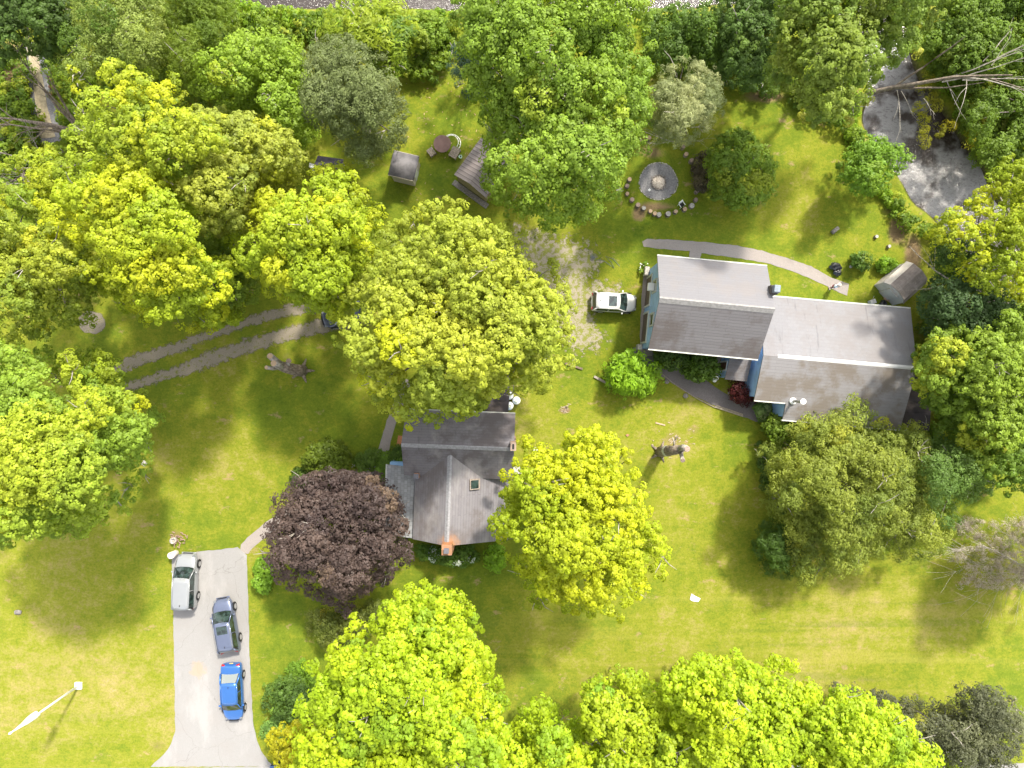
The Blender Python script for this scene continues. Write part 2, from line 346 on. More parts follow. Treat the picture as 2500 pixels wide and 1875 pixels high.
DIRT = [(1600, 505, 65, 16, .75), (1560, 520, 22, 26, .8), (1590, 370, 60, 25, .6), (2190, 560, 30, 60, .7), (2230, 620, 30, 70, .75), (2170, 520, 30, 30, .5), (1870, 235, 75, 22, .7), (1910, 280, 50, 25, .45), (660, 870, 40, 18, .4),
        (818, 860, 20, 14, .5), (700, 870, 30, 20, .45), (430, 1305, 30, 22, .55), (1650, 1080, 55, 45, .5), (1690, 1050, 35, 25, .5), (1380, 1002, 20, 12, .75), (1355, 1035, 12, 10, .5),
        (1340, 1095, 30, 30, .4), (1145, 395, 26, 40, .55), (1120, 405, 30, 20, .45), (1010, 225, 20, 14, .5), (1080, 235, 25, 14, .5), (1030, 130, 40, 50, .6), (700, 80, 25, 25, .6), (685, 75, 30, 30, .6),
        (1510, 1560, 26, 18, .42), (1480, 1395, 35, 15, .35), (1740, 1480, 60, 14, .42), (1900, 1620, 90, 16, .45), (2120, 1660, 60, 20, .45), (2110, 1690, 90, 14, .4), (480, 1450, 20, 60, .0), (560, 1800, 20, 30, .0),
        (385, 1820, 45, 30, .45), (1700, 1200, 30, 45, .35), (1790, 1150, 50, 60, .32), (1760, 1120, 40, 30, .3), (2050, 1480, 140, 14, .34), (2350, 1555, 160, 10, .3), (1340, 1790, 60, 26, .55), (1420, 1700, 70, 26, .45),
        (1450, 1660, 70, 30, .45), (1740, 1630, 50, 14, .4), (1980, 1560, 60, 30, .33), (1440, 640, 40, 30, .3), (1860, 1660, 60, 22, .5), (2280, 1340, 60, 60, .35), (1740, 1390, 120, 25, .28), (985, 1400, 40, 30, .35), (990, 1460, 35, 30, .45), (85, 260, 60, 90, .5), (2420, 1330, 120, 70, .3), (20, 200, 50, 120, .9),
        (480, 1010, 22, 20, .4), (780, 960, 25, 12, .3), (905, 1040, 14, 14, .4), (1560, 1760, 60, 20, .4), (1625, 430, 100, 100, .25), (2240, 1200, 60, 60, .3)]
LUSH = [(1550, 560, 60, 40, .7), (1480, 560, 80, 70, .5), (1540, 620, 60, 90, .5), (1670, 1230, 24, 18, 1.), (1730, 1060, 30, 20, .7), (1100, 440, 70, 50, .8), (680, 1500, 60, 130, .7), (640, 800, 160, 60, .6), (430, 940, 120, 60, .6), (620, 960, 200, 80, .4),
        (1770, 560, 120, 60, .35), (1900, 620, 150, 60, .35), (1880, 330, 90, 90, .6), (570, 1540, 10, 160, .5), (1000, 1430, 150, 40, .7), (1800, 1080, 30, 70, .6), (2300, 1200, 110, 60, .5), (1120, 300, 80, 80, .5), (1580, 1530, 30, 25, .6), (1860, 1360, 60, 60, .4)]
DRY = [(200, 1500, 280, 330, 1.0), (200, 1750, 300, 200, 1.0), (450, 1180, 180, 130, .8), (2100, 1550, 340, 130, .75), (1700, 1500, 260, 160, .5), (1780, 1230, 150, 140, .45), (2060, 400, 60, 120, .4), (1000, 330, 50, 50, .5), (1660, 1180, 200, 120, .4), (590, 1700, 40, 200, .7)]
def make_ground():
    xs = np.concatenate([[-900, -300, -120, -75], np.arange(-56, 56.01, .4), [75, 120, 300, 900]]); ys = np.concatenate([[-900, -300, -100, -60], np.arange(-44, 48.01, .4), [65, 100, 300, 900]])
    X, Y = np.meshgrid(xs, ys); d = creek_d(X, Y)
    t = np.clip((d + .3) / 1.8, 0, 1); Z = -1.7 * t * t * (3 - 2 * t)
    nx, ny = len(xs), len(ys); V = np.stack([X, Y, Z], -1).reshape(-1, 3)
    idx = np.arange(nx * ny).reshape(ny, nx)
    Fc = np.stack([idx[:-1, :-1], idx[:-1, 1:], idx[1:, 1:], idx[1:, :-1]], -1).reshape(-1, 4)
    me = bpy.data.meshes.new('lawn'); fast_mesh(me, V, Fc)
    for nm, val in (('dirt', blobs(X, Y, DIRT)), ('lush', blobs(X, Y, LUSH)), ('dry', blobs(X, Y, DRY)), ('bank', np.clip((d + .1) / .9, 0, 1)), ('mown', blobs(X, Y, [(2000, 1550, 500, 200, 1), (1500, 1600, 400, 150, .6), (150, 1700, 250, 250, .4)]))):
        a = me.attributes.new(nm, 'FLOAT', 'POINT'); a.data.foreach_set('value', val.reshape(-1).astype(np.float32))
    me.polygons.foreach_set('use_smooth', [True] * len(me.polygons)); me.materials.append(M['ground'])
    tag(link(bpy.data.objects.new('lawn', me)), kind='structure')
def fast_mesh(me, V, Fc):
    n, m, k = len(V), len(Fc), Fc.shape[1]
    me.vertices.add(n); me.vertices.foreach_set('co', np.ascontiguousarray(V, dtype=np.float32).reshape(-1))
    me.loops.add(m * k); me.loops.foreach_set('vertex_index', np.ascontiguousarray(Fc, dtype=np.int32).reshape(-1))
    me.polygons.add(m); me.polygons.foreach_set('loop_start', np.arange(0, m * k, k, dtype=np.int32))
    me.update(calc_edges=True)
make_ground()
def make_water(name, poly, label, riff, foam):
    a = np.array(poly); x0, y0 = np.maximum(a.min(0), (-85, -60)); x1, y1 = np.minimum(a.max(0), (85, 70))
    X, Y = np.meshgrid(np.arange(x0, x1, .5), np.arange(y0, y1, .5)); d = sdist(X, Y, poly)
    idx = np.arange(X.size).reshape(X.shape); keep = d > -1.2
    q = np.stack([idx[:-1, :-1], idx[:-1, 1:], idx[1:, 1:], idx[1:, :-1]], -1)[keep[:-1, :-1]]
    V = np.stack([X, Y, np.full(X.shape, -.8)], -1).reshape(-1, 3)
    u, inv = np.unique(q.reshape(-1), return_inverse=True)
    me = bpy.data.meshes.new(name); fast_mesh(me, V[u], inv.reshape(-1, 4))
    for nm, val in (('riffle', blobs(X, Y, riff) - (.35 if name == 'creek' else 0)), ('foam', blobs(X, Y, foam))):
        t = me.attributes.new(nm, 'FLOAT', 'POINT'); t.data.foreach_set('value', val.reshape(-1)[u].astype(np.float32))
    me.materials.append(M['water']); return tag(link(bpy.data.objects.new(name, me)), kind='structure')
make_water('creek', CA, '', [(660, 0, 80, 30, .45), (980, 20, 60, 20, .1), (0, 320, 50, 90, .5), (1500, 40, 40, 30, .3)], [(700, -300, 60, 20, .1)])
make_water('creek_pool', CB, '', [(2150, 300, 100, 130, .85), (2330, 440, 160, 100, 1.0), (2180, 150, 80, 90, .9)],
           [(2215, 415, 60, 40, 1.0), (2180, 205, 60, 16, .8), (2240, 360, 80, 30, .6), (2160, 270, 30, 20, .6), (2240, 450, 60, 30, .7), (2330, 385, 60, 20, .5), (2270, 300, 40, 60, .4)])

def slab(name, pts, mat_, z=.03, sm=0, label=None):
    pts = smooth_poly(pts, sm) if sm else pts
    w = W2(pts)
    w2 = []
    for i in range(len(w)):      # densify + slightly irregular edge
        a = Vector(w[i]); b = Vector(w[(i + 1) % len(w)]); L = (b - a).length; k = max(1, int(L / .35))
        nrm = Vector((-(b - a).y, (b - a).x)).normalized() if L > 0 else Vector((0, 0))
        for j in range(k): w2.append(tuple(a.lerp(b, j / k) + nrm * random.uniform(-.035, .035)))
    mb = MB().prism(w2, -.05, z); return tag(mb.build(name, mat_), kind='structure')
def soft_sheet(name, pts, mat_, soft=.5, z=.012, label=None):
    poly = W2(pts); a = np.array(poly); x0, y0 = a.min(0) - soft; x1, y1 = a.max(0) + soft
    X, Y = np.meshgrid(np.arange(x0, x1, .22), np.arange(y0, y1, .22)); d = sdist(X, Y, poly)
    idx = np.arange(X.size).reshape(X.shape); keep = d > -soft * .6
    q = np.stack([idx[:-1, :-1], idx[:-1, 1:], idx[1:, 1:], idx[1:, :-1]], -1)[keep[:-1, :-1]]
    u, inv = np.unique(q.reshape(-1), return_inverse=True)
    V = np.stack([X, Y, np.full(X.shape, z)], -1).reshape(-1, 3)[u]
    me = bpy.data.meshes.new(name); fast_mesh(me, V, inv.reshape(-1, 4))
    at = me.attributes.new('edge', 'FLOAT', 'POINT'); at.data.foreach_set('value', np.clip(.5 + d / soft, 0, 1.6).reshape(-1)[u].astype(np.float32))
    me.materials.append(mat_); return tag(link(bpy.data.objects.new(name, me)), kind='structure')
# driveway, road, walks
slab('driveway', [(420, 1366), (425, 1357), (470, 1348), (540, 1341), (579, 1336), (603, 1356), (605, 1420), (608, 1560), (612, 1660), (618, 1760), (625, 1800), (638, 1832), (655, 1858), (664, 1866), (660, 1870), (368, 1872), (378, 1862), (402, 1840), (420, 1812), (428, 1785), (427, 1700), (424, 1540), (422, 1440)], M['drive'], .03)
slab('road', [(-2500, 1878), (368, 1876), (670, 1870.5), (2460, 1866), (2500, 1862), (5200, 1850), (5200, 2200), (-2500, 2200)], M['drive'], .026)
slab('front_walk', [(581, 1337), (604, 1355), (612, 1342), (640, 1318), (676, 1295), (760, 1260), (860, 1200), (930, 1160), (945, 1120), (960, 1050), (985, 985), (1010, 930), (985, 925), (960, 985), (940, 1040), (925, 1095), (905, 1140), (850, 1170), (740, 1225), (670, 1260), (640, 1282), (612, 1305)], M['walk'], .02, 1)
slab('north_path', [(1568, 590), (1580, 584), (1640, 585), (1720, 591), (1800, 600), (1860, 612), (1920, 630), (1980, 650), (2030, 678), (2072, 693), (2068, 722), (2058, 718), (2000, 690), (1940, 664), (1880, 644), (1800, 630), (1712, 618), (1708, 634), (1682, 632), (1684, 613), (1600, 606), (1572, 602)], M['walk'], .025)
slab('south_path', [(1540, 852), (1565, 842), (1600, 866), (1625, 885), (1680, 905), (1720, 925), (1752, 950), (1790, 972), (1860, 985), (1905, 1000), (1900, 1030), (1860, 1034), (1800, 1012), (1740, 990), (1680, 958), (1630, 930), (1590, 900), (1560, 876)], M['asphalt'], .025, 1)
slab('garage_apron', [(1570, 670), (1596, 672), (1605, 760), (1592, 868), (1566, 872), (1562, 830), (1565, 760)], M['walk'], .03)
slab('entry_pad', [(1748, 868), (1785, 870), (1780, 920), (1744, 915)], M['walk'], .028)
soft_sheet('gravel_parking', [(1262, 552), (1330, 575), (1400, 590), (1440, 600), (1460, 640), (1440, 690), (1510, 700), (1500, 730), (1445, 760), (1450, 790), (1480, 830), (1460, 850), (1400, 855), (1370, 830), (1330, 760), (1290, 700), (1250, 640)], M['gravel'], 2.6)
soft_sheet('gravel_track', [(255, 905), (330, 865), (420, 838), (500, 812), (600, 778), (700, 745), (800, 725), (800, 758), (700, 772), (620, 792), (520, 826), (420, 866), (330, 898), (268, 925)], M['gravel2'], 1.3)
soft_sheet('gravel_track', [(262, 955), (330, 928), (420, 900), (500, 862), (600, 830), (700, 800), (800, 775), (900, 760), (905, 790), (820, 806), (720, 828), (620, 858), (520, 893), (420, 925), (330, 950), (275, 965)], M['gravel2'], 1.3)
soft_sheet('stone_pad', [(195, 770), (215, 758), (245, 765), (258, 785), (255, 805), (235, 815), (205, 812), (192, 795)], M['gravel2'], .35)
soft_sheet('fire_circle', [(1607 + 46 * math.cos(a) * (1 + .05 * math.sin(3 * a)), 443 + 45 * math.sin(a)) for a in [i * math.pi / 12 for i in range(24)]], M['gravel3'], .3, .03)
slab('creek_boardwalk', [(66, 112), (90, 112), (106, 200), (118, 270), (136, 335), (100, 338), (84, 230)], simple('sandy_boards', (.36, .3, .2), .9, var=.2, scale=5), .05)
soft_sheet('path_gravel', [(60, 105), (108, 105), (125, 200), (140, 290), (150, 345), (85, 350), (70, 200)], M['gravel3'], .4, .02)

# ------------------------------------------------------------------ foliage
def norm(a): return a / (np.linalg.norm(a, axis=-1, keepdims=True) + 1e-9)
def leaf_object(name, C, Nn, size, aspect, col, parent=None, mat_=None):
    n = len(C); r = norm(rng.normal(size=(n, 3))); T = norm(np.cross(Nn, r)); B = np.cross(Nn, T); F0 = .08
    s = size[:, None] * .5
    V = np.empty((n, 4, 3), np.float32)
    V[:, 0] = C + T * s; V[:, 1] = C + B * s * aspect - T * s * .15 - Nn * s * F0
    V[:, 2] = C - T * s; V[:, 3] = C - B * s * aspect - T * s * .15 - Nn * s * F0
    me = bpy.data.meshes.new(name); fast_mesh(me, V.reshape(-1, 3), np.arange(n * 4).reshape(n, 4))
    a = me.attributes.new('leaf_color', 'FLOAT_COLOR', 'FACE')
    a.data.foreach_set('color', np.concatenate([np.clip(col, 0, 1), np.ones((n, 1))], 1).astype(np.float32).reshape(-1))
    me.materials.append(mat_ or M['fol']); o = link(bpy.data.objects.new(name, me))
    if parent is not None: o.parent = parent; o.matrix_parent_inverse = Matrix.Translation(parent.location).inverted()
    return o
STY = {  # clump radius, clump spacing, leaves per clump, leaf size, aspect, upness
    'maple': (.29, .50, 32, .15, .95, .35), 'linden': (.34, .52, 20, .22, .8, .45), 'syc': (.36, .52, 22, .175, .9, .25),
    'fine': (.34, .44, 22, .17, .5, .3), 'purple': (.33, .42, 20, .18, .7, .45), 'needle': (.3, .38, 20, .26, .18, .1), 'shrub': (.3, .4, 15, .19, .75, .3), 'frond': (.5, .6, 14, .42, .3, .7)}
def foliage(name, LC, LR, pal, style, parent=None, mult=1.0, low=-.35, jit=.12, ws=None):
    cr, cs, nl, ls, asp, up = STY[style]; Cs = []; Cc = []; Dr = []
    pal = np.array(pal)
    if pal[0, 1] > pal[0, 0] * .9 and style != 'needle': pal[:, 0] = np.maximum(pal[:, 0], .60 * pal[:, 1]); pal[:, 2] *= 1.05; pal[:, 0] *= .965
    for li, (c, R) in enumerate(zip(LC, LR)):
        n = max(3, int(2 * math.pi * R * R * 1.25 / (cs * cs) * mult))
        d = norm(rng.normal(size=(n * 2, 3))); d = d[d[:, 2] > low][:n]
        rad = R * (rng.uniform(.62, 1.05, (len(d), 1)))
        p = c + d * rad * np.array([1, 1, .75])
        w = rng.random() ** 1.3 if ws is None else ws[li]; base = pal[0] * (1 - w) + pal[1] * w
        if len(pal) > 2 and rng.random() < .07: base = pal[2]
        cc = base * (1 + rng.normal(0, jit, (len(d), 1)))
        Cs.append(p); Cc.append(cc); Dr.append(d)
    Cs = np.concatenate(Cs); Cc = np.concatenate(Cc); Dr = np.concatenate(Dr)
    n = len(Cs); ld = norm(rng.normal(size=(n, nl, 3)) + Dr[:, None] * .6 + np.array([0, 0, .5]))
    rr = cr * rng.uniform(.78, 1.06, (n, nl, 1)) * rng.uniform(.65, 1.3, (n, 1, 1))
    lc = (Cs[:, None] + ld * rr).reshape(-1, 3)
    nn = norm(ld * .8 + np.array([0, 0, up]) + rng.normal(0, .17, (n, nl, 3))).reshape(-1, 3)
    col = (Cc[:, None] * (1 + rng.normal(0, .07, (n, nl, 1)))).reshape(-1, 3)
    lc[:, 2] = np.maximum(lc[:, 2], .03)
    sz = ls * rng.uniform(.7, 1.3, len(lc))
    return leaf_object(name, lc, nn, sz, asp, col, parent)
def lobes(poly, zb, zm, zt, lr, under=.6, edge=True, flat=1.0, relief=1.2):
    a = np.array(poly, float); c = a.mean(0); sc = 27 * HC / (HC - (zm + zt) / 2)
    sp = lr * 1.30 * sc; x0, y0 = a.min(0); x1, y1 = a.max(0)
    gx, gy = np.meshgrid(np.arange(x0, x1 + sp, sp), np.arange(y0, y1 + sp, sp * .87)); gx[1::2] += sp / 2
    gx = gx + rng.uniform(-.33, .33, gx.shape) * sp; gy = gy + rng.uniform(-.33, .33, gy.shape) * sp
    d = sdist(gx, gy, poly); k = d > lr * sc * .55; px, py, d = gx[k], gy[k], d[k]
    R = lr * rng.uniform(.75, 1.2, len(px))
    R = np.minimum(R, np.maximum(d / sc, .4 * lr) * 1.02)
    if edge:
        n = len(poly)
        for i in range(n):
            p0 = a[i]; p1 = a[(i + 1) % n]; L = np.linalg.norm(p1 - p0); m = max(1, int(L / (lr * .55 * sc)))
            for j in range(m):
                q = p0 + (p1 - p0) * ((j + rng.random()) / m); v = c - q; v = v / (np.linalg.norm(v) + 1e-6); r = lr * rng.uniform(.35, .65)
                uu = rng.uniform(-.8, 1.3); r = r * (.62 if uu < 0 else 1); q = q + v * r * sc * uu; px = np.append(px, q[0]); py = np.append(py, q[1]); R = np.append(R, r)
        d = sdist(px, py, poly)
    if len(px) == 0: px, py, d, R = np.array([c[0]]), np.array([c[1]]), np.array([5.]), np.array([lr])
    dm = max(d.max(), 1); t = np.clip(d / (.8 * dm), 0, 1); dome = np.sqrt(np.clip(1 - (1 - t) ** 2, 0, 1))
    rad = c - np.array([CX, CY]); rd = np.linalg.norm(rad); rad = rad / (rd + 1e-6)
    pr = (px - c[0]) * rad[0] + (py - c[1]) * rad[1]; ext = np.abs((a - c) @ rad).max()
    ue = np.clip(pr / (ext + 1), -1, 1); wr = min(1, rd / 600)
    ze = zm - (zm - zb) * .95 * wr * (.5 - .5 * ue)
    nb = max(2, int(len(px) / 5.5)); bi = rng.choice(len(px), nb, replace=False) if len(px) > nb else np.arange(len(px))
    dd = np.hypot(px[:, None] - px[bi][None], py[:, None] - py[bi][None]); near = dd.argmin(1); db = dd.min(1) / (sp * 1.3)
    bz = rng.uniform(-.9, .9, len(bi)) * lr * relief; bw = rng.random(len(bi))
    z = ze + (zt - ze) * dome * flat + rng.uniform(-.35, .35, len(px)) * min(lr, 1.4) + bz[near] + .8 * lr * (1 - np.clip(db, 0, 1.3) ** 2)
    wv = np.clip(bw[near] * .75 + rng.random(len(px)) * .35 + (1 - t) * .15, 0, 1)
    keepm = rng.random(len(px)) > .05; keepm[0] = True; px, py, z, R, wv = px[keepm], py[keepm], z[keepm], R[keepm], wv[keepm]
    z = np.maximum(z, R * .5)
    K = (HC - z) / F; C = np.stack([(px - CX) * K, -(py - CY) * K, z], 1)
    if under > 0:
        kk = rng.random(len(C)) < under; C2 = C[kk].copy(); R2 = R[kk] * 1.05
        cw = C.mean(0); C2[:, :2] = cw[:2] + (C2[:, :2] - cw[:2]) * .86; C2[:, 2] = np.maximum(C2[:, 2] - rng.uniform(1.2, 2.2, len(C2)) * lr, max(.4, zb * .7))
        C = np.concatenate([C, C2]); R = np.concatenate([R, R2]); wv = np.concatenate([wv, np.ones(len(C2))])
    lobes.w = wv
    return C, R
def trunk_mesh(base, C, zb, r0, nlimb=9, top=.8):
    mb = MB(); cx, cy = base; zt = C[:, 2].max(); hz = zb + (zt - zb) * .45
    pts = []; rad = []
    for i in range(7):
        t = i / 6; pts.append((cx + .25 * math.sin(t * 3 + cx), cy + .25 * math.cos(t * 4 + cy), t * hz)); rad.append(r0 * (1.25 if i == 0 else 1) * (1 - .55 * t))
    mb.tube(pts, rad, 9)
    idx = rng.choice(len(C), min(nlimb, len(C)), replace=False)
    for i in idx:
        q = Vector(C[i]); h0 = hz * random.uniform(.45, .98); s = Vector((cx, cy, h0)); m = s.lerp(q, .5) + Vector((random.uniform(-.5, .5), random.uniform(-.5, .5), -.06 * (q - s).length))
        e = q + Vector((0, 0, .1)); m2 = s.lerp(q, .78) + Vector((random.uniform(-.4, .4), random.uniform(-.4, .4), 0))
        r = min(.14, r0 * .4); mb.tube([s, m, m2, e], [r, r * .6, r * .38, r * .12], 5, False)
    return mb
def tree(name, label, polyD, zb, zm, zt, style, pal, lr=1.3, r0=.35, group=None, cat='tree', bark='bark', nl=10, under=.6, mult=1.0, px=False, flat=1.0, grow=1.035, twigs=True, relief=1.2):
    poly = [(x, y) for x, y in polyD] if px else [(x * 1.1302, y * 1.1302) for x, y in polyD]
    pc = np.array(poly, float); m0 = pc.mean(0); poly = [tuple(q) for q in m0 + (pc - m0) * grow]
    C, R = lobes(poly, zb, zm, zt, lr, under, flat=flat, relief=relief); ws = lobes.w
    b = C[:, :2].mean(0) * 1.07
    o = thing(name, label, cat, (b[0], b[1], 0), 0, group)
    tm = trunk_mesh(b, C, zb, r0, nl).build('trunk', M[bark], o, True); tm.matrix_parent_inverse = Matrix.Translation(o.location).inverted()
    foliage('crown', C, R, pal, style, o, mult, ws=ws)
    if twigs and zt > 7:
        n = min(len(C), max(3, int(len(C) * .08)), 22)
        for i in rng.choice(len(C), n, replace=False):
            q = Vector(C[i]); up = R[i] * .75; mb = MB()
            for k in range(random.randint(2, 4)):
                e = q + Vector((random.uniform(-1.1, 1.1), random.uniform(-1.1, 1.1), up + random.uniform(.1, .45)))
                m = q.lerp(e, .55) + Vector((random.uniform(-.15, .15), random.uniform(-.15, .15), .1)); mb.tube([q, m, e], [.05, .032, .012], 4, False)
            tw = mb.build('twigs', M['pale_bark'], o, True); tw.matrix_parent_inverse = Matrix.Translation(o.location).inverted()
    return o
def shrub(name, label, polyD, h, style, pal, lr=.5, group=None, cat='shrub', px=False, mult=1.0):
    poly = polyD if px else [(x * 1.1302, y * 1.1302) for x, y in polyD]
    C, R = lobes(poly, .25, h * .35, h, lr, .5); ws = lobes.w; b = C[:, :2].mean(0)
    o = thing(name, label, cat, (b[0], b[1], 0), 0, group)
    mb = MB()
    for i in rng.choice(len(C), min(5, len(C)), replace=False):
        mb.tube([(b[0], b[1], 0), (Vector((b[0], b[1], 0)).lerp(Vector(C[i]), .5)), C[i]], [.05, .035, .015], 5, False)
    s = mb.build('stem', M['bark'], o); s.matrix_parent_inverse = Matrix.Translation(o.location).inverted()
    foliage('leaves', C, R, pal, style, o, mult, ws=ws); return o
def ell(cx, cy, rx, ry, n=10, ph=0): return [(cx + rx * math.cos(2 * math.pi * i / n + ph), cy + ry * math.sin(2 * math.pi * i / n + ph)) for i in range(n)]
# palettes (linear albedo)
YEL = [(.46, .46, .018), (.30, .38, .02), (.48, .51, .02)]
YEL2 = [(.39, .42, .022), (.23, .31, .025), (.44, .46, .02)]
SAGE = [(.43, .445, .04), (.29, .345, .036), (.47, .49, .02)]
LIME = [(.41, .48, .014), (.31, .42, .016), (.24, .35, .02)]
GRN = [(.13, .21, .022), (.20, .28, .026), (.22, .28, .03)]
DGRN = [(.045, .095, .018), (.085, .15, .024), (.12, .18, .03)]
OLV = [(.20, .23, .045), (.12, .17, .035), (.27, .26, .04)]
DOLV = [(.07, .105, .04), (.12, .16, .06), (.17, .2, .04)]
PUR = [(.135, .095, .078), (.085, .06, .055), (.17, .12, .085)]
PINE = [(.36, .38, .17), (.22, .26, .11), (.30, .33, .10)]
DGRY = [(.165, .17, .08), (.10, .105, .055), (.2, .2, .07)]
SYC = [(.25, .345, .035), (.175, .265, .028), (.30, .37, .035)]

TG = 'tall trees around the houses'
tree('maple_tree', 'huge sage green maple with round crown between the two houses', [(940, 430), (1000, 450), (1060, 480), (1115, 495), (1145, 560), (1200, 575), (1218, 630), (1242, 690), (1222, 745), (1232, 790), (1190, 830), (1150, 848), (1100, 850), (1060, 868), (1020, 900), (960, 905), (900, 925), (850, 900), (800, 850), (790, 800), (755, 780), (738, 720), (755, 665), (740, 640), (790, 610), (800, 560), (830, 500), (880, 470)], 4, 10, 17.5, 'maple', SAGE, 1.35, .55, TG, nl=22, grow=.975)
tree('maple_tree', 'bright yellow maple left of the huge sage maple, over the gravel track', [(720, 358), (785, 385), (800, 440), (825, 460), (830, 520), (800, 570), (785, 630), (748, 690), (690, 682), (640, 655), (600, 630), (560, 600), (497, 560), (500, 512), (540, 470), (540, 420), (600, 398), (660, 390)], 3, 10, 16, 'maple', YEL, 1.25, .4, TG, nl=16, grow=.985)
tree('maple_tree', 'broad yellow green maple above the gravel track at left of photo', [(160, 395), (230, 352), (290, 370), (370, 378), (430, 420), (450, 490), (505, 540), (500, 620), (515, 660), (490, 690), (430, 705), (380, 690), (330, 695), (240, 620), (185, 605), (172, 540), (115, 500), (90, 440)], 4, 11, 18, 'maple', YEL, 1.35, .5, TG, nl=22)
tree('maple_tree', 'sparse yellow maple with bare twigs near the creek boardwalk', [(175, 165), (235, 132), (300, 165), (375, 175), (402, 250), (430, 235), (500, 270), (480, 330), (420, 360), (350, 375), (300, 370), (230, 350), (160, 385), (120, 345), (130, 300), (195, 270), (175, 220)], 5, 12, 18, 'maple', YEL2, 1.2, .4, TG, nl=30, under=.3, mult=.8)
tree('maple_tree', 'grey green maple behind the yellow maple, beside the small dark roof', [(400, 240), (460, 240), (540, 248), (620, 262), (662, 310), (660, 375), (600, 400), (545, 440), (520, 500), (480, 540), (430, 500), (380, 420), (370, 330)], 4, 9, 15, 'maple', [(.25, .30, .045), (.34, .36, .04), (.40, .42, .03)], 1.2, .35, TG, nl=16, grow=.98)
tree('ash_tree', 'loose yellow tree cut by the left photo edge above the gravel track', [(-60, 410), (60, 425), (120, 480), (190, 545), (200, 630), (165, 690), (110, 700), (60, 735), (-20, 745), (-90, 600)], 4, 10, 16, 'maple', [(.36, .38, .03), (.22, .28, .03), (.42, .43, .03)], 1.2, .4, TG, nl=20, mult=.8)
tree('maple_tree', 'big yellow green maple at the left photo edge over the lower lawn', [(-90, 750), (20, 742), (70, 785), (150, 770), (170, 830), (240, 840), (325, 868), (318, 940), (272, 985), (280, 1050), (240, 1110), (165, 1140), (70, 1160), (0, 1165), (-90, 1120)], 4, 11, 18, 'maple', [(.40, .44, .028), (.24, .34, .035), (.47, .49, .02)], 1.5, .55, TG, nl=20)
tree('maple_tree', 'yellow green maple filling the gap between the boardwalk and the broad left maple', [(40, 330), (110, 320), (180, 350), (190, 400), (150, 450), (90, 470), (30, 460), (0, 400)], 3, 7, 11, 'maple', YEL2, 1.1, .28, TG, nl=14, under=.3, mult=.8)
tree('maple_tree', 'shaded green maple in the dark gap above the gravel track', [(420, 480), (500, 500), (520, 560), (540, 600), (520, 660), (450, 690), (420, 600)], 1.5, 5, 8, 'maple', [(.13, .2, .025), (.2, .27, .025), (.25, .3, .03)], 1.0, .25, TG, nl=12)
tree('young_maple_tree', 'small loose green tree beside the end of the gravel track', [(165, 765), (210, 755), (255, 790), (250, 840), (215, 870), (170, 850), (120, 810)], 2, 5, 9, 'maple', YEL2, .9, .18, mult=.85)
tree('oak_tree', 'dark grey green oak behind the small metal roofed shed', [(700, 92), (780, 97), (840, 150), (868, 240), (862, 290), (820, 335), (770, 340), (740, 290), (680, 262), (657, 205), (662, 130)], 2, 8, 14, 'fine', [(.115, .145, .045), (.17, .20, .065), (.22, .23, .06)], 1.1, .35, TG)
tree('sycamore_tree', 'tallest sycamore with long leafy crown reaching the top photo edge beside the fire circle', [(1000, -80), (1200, -120), (1400, -60), (1392, 60), (1405, 170), (1402, 260), (1385, 330), (1340, 400), (1310, 440), (1270, 470), (1200, 495), (1130, 468), (1065, 430), (1040, 370), (1050, 300), (1045, 230), (995, 170), (1000, 90), (982, 40)], 2, 9, 18, 'syc', SYC, 1.35, .6, TG, bark='pale_bark', nl=40, grow=.99)
tree('pine_tree', 'pale silvery green pine just above the round gravel fire circle', [(1440, 150), (1500, 138), (1548, 170), (1552, 225), (1530, 275), (1480, 305), (1425, 285), (1402, 240), (1420, 190)], 2, 7, 11, 'needle', PINE, .85, .25, None, nl=20)
tree('apple_tree', 'bushy mid green tree with dead twigs right of the fire circle', [(1560, 295), (1615, 288), (1665, 345), (1665, 415), (1605, 455), (1550, 415), (1528, 350)], .8, 2.2, 4.4, 'shrub', [(.12, .22, .025), (.2, .28, .03), (.26, .31, .03)], .8, .18, None, nl=12)
tree('locust_tree', 'lime green tree leaning over the creek at upper right', [(1700, -60), (2070, -60), (1990, 60), (1970, 110), (1905, 140), (1880, 180), (1870, 220), (1810, 265), (1750, 250), (1720, 200), (1680, 170), (1662, 100)], 4, 12, 17, 'maple', [(.26, .30, .04), (.16, .23, .03), (.35, .35, .05)], 1.35, .3, TG, nl=14)
tree('young_tree', 'small fresh green tree on the creek bank above the grey house roof', [(1845, 310), (1890, 298), (1955, 325), (1960, 350), (1930, 372), (1905, 410), (1850, 412), (1817, 362)], 1, 3, 5.5, 'shrub', [(.11, .24, .025), (.16, .3, .03), (.2, .3, .03)], .7, .12, None, mult=.8)
tree('maple_tree', 'yellow maple with bare grey limbs at the right photo edge beside the barn roofed shed', [(2290, 300), (2180, 345), (2135, 390), (2105, 440), (2020, 478), (2010, 515), (2060, 550), (2075, 610), (2120, 640), (2290, 620)], 2, 7, 11, 'maple', [(.46, .46, .015), (.26, .33, .02), (.48, .51, .02)], 1.0, .26, TG, bark='pale_bark', nl=44, under=.3, mult=.65)
tree('maple_tree', 'dense green maple at the right photo edge behind the large blue house', [(2290, 640), (2160, 690), (2130, 715), (2010, 722), (2000, 770), (1985, 820), (2000, 860), (2045, 900), (2050, 950), (2090, 990), (2120, 1030), (2200, 1050), (2290, 1030)], 2, 6, 10, 'maple', [(.25, .33, .03), (.15, .235, .025), (.34, .38, .03)], 1.4, .5, TG, nl=14)
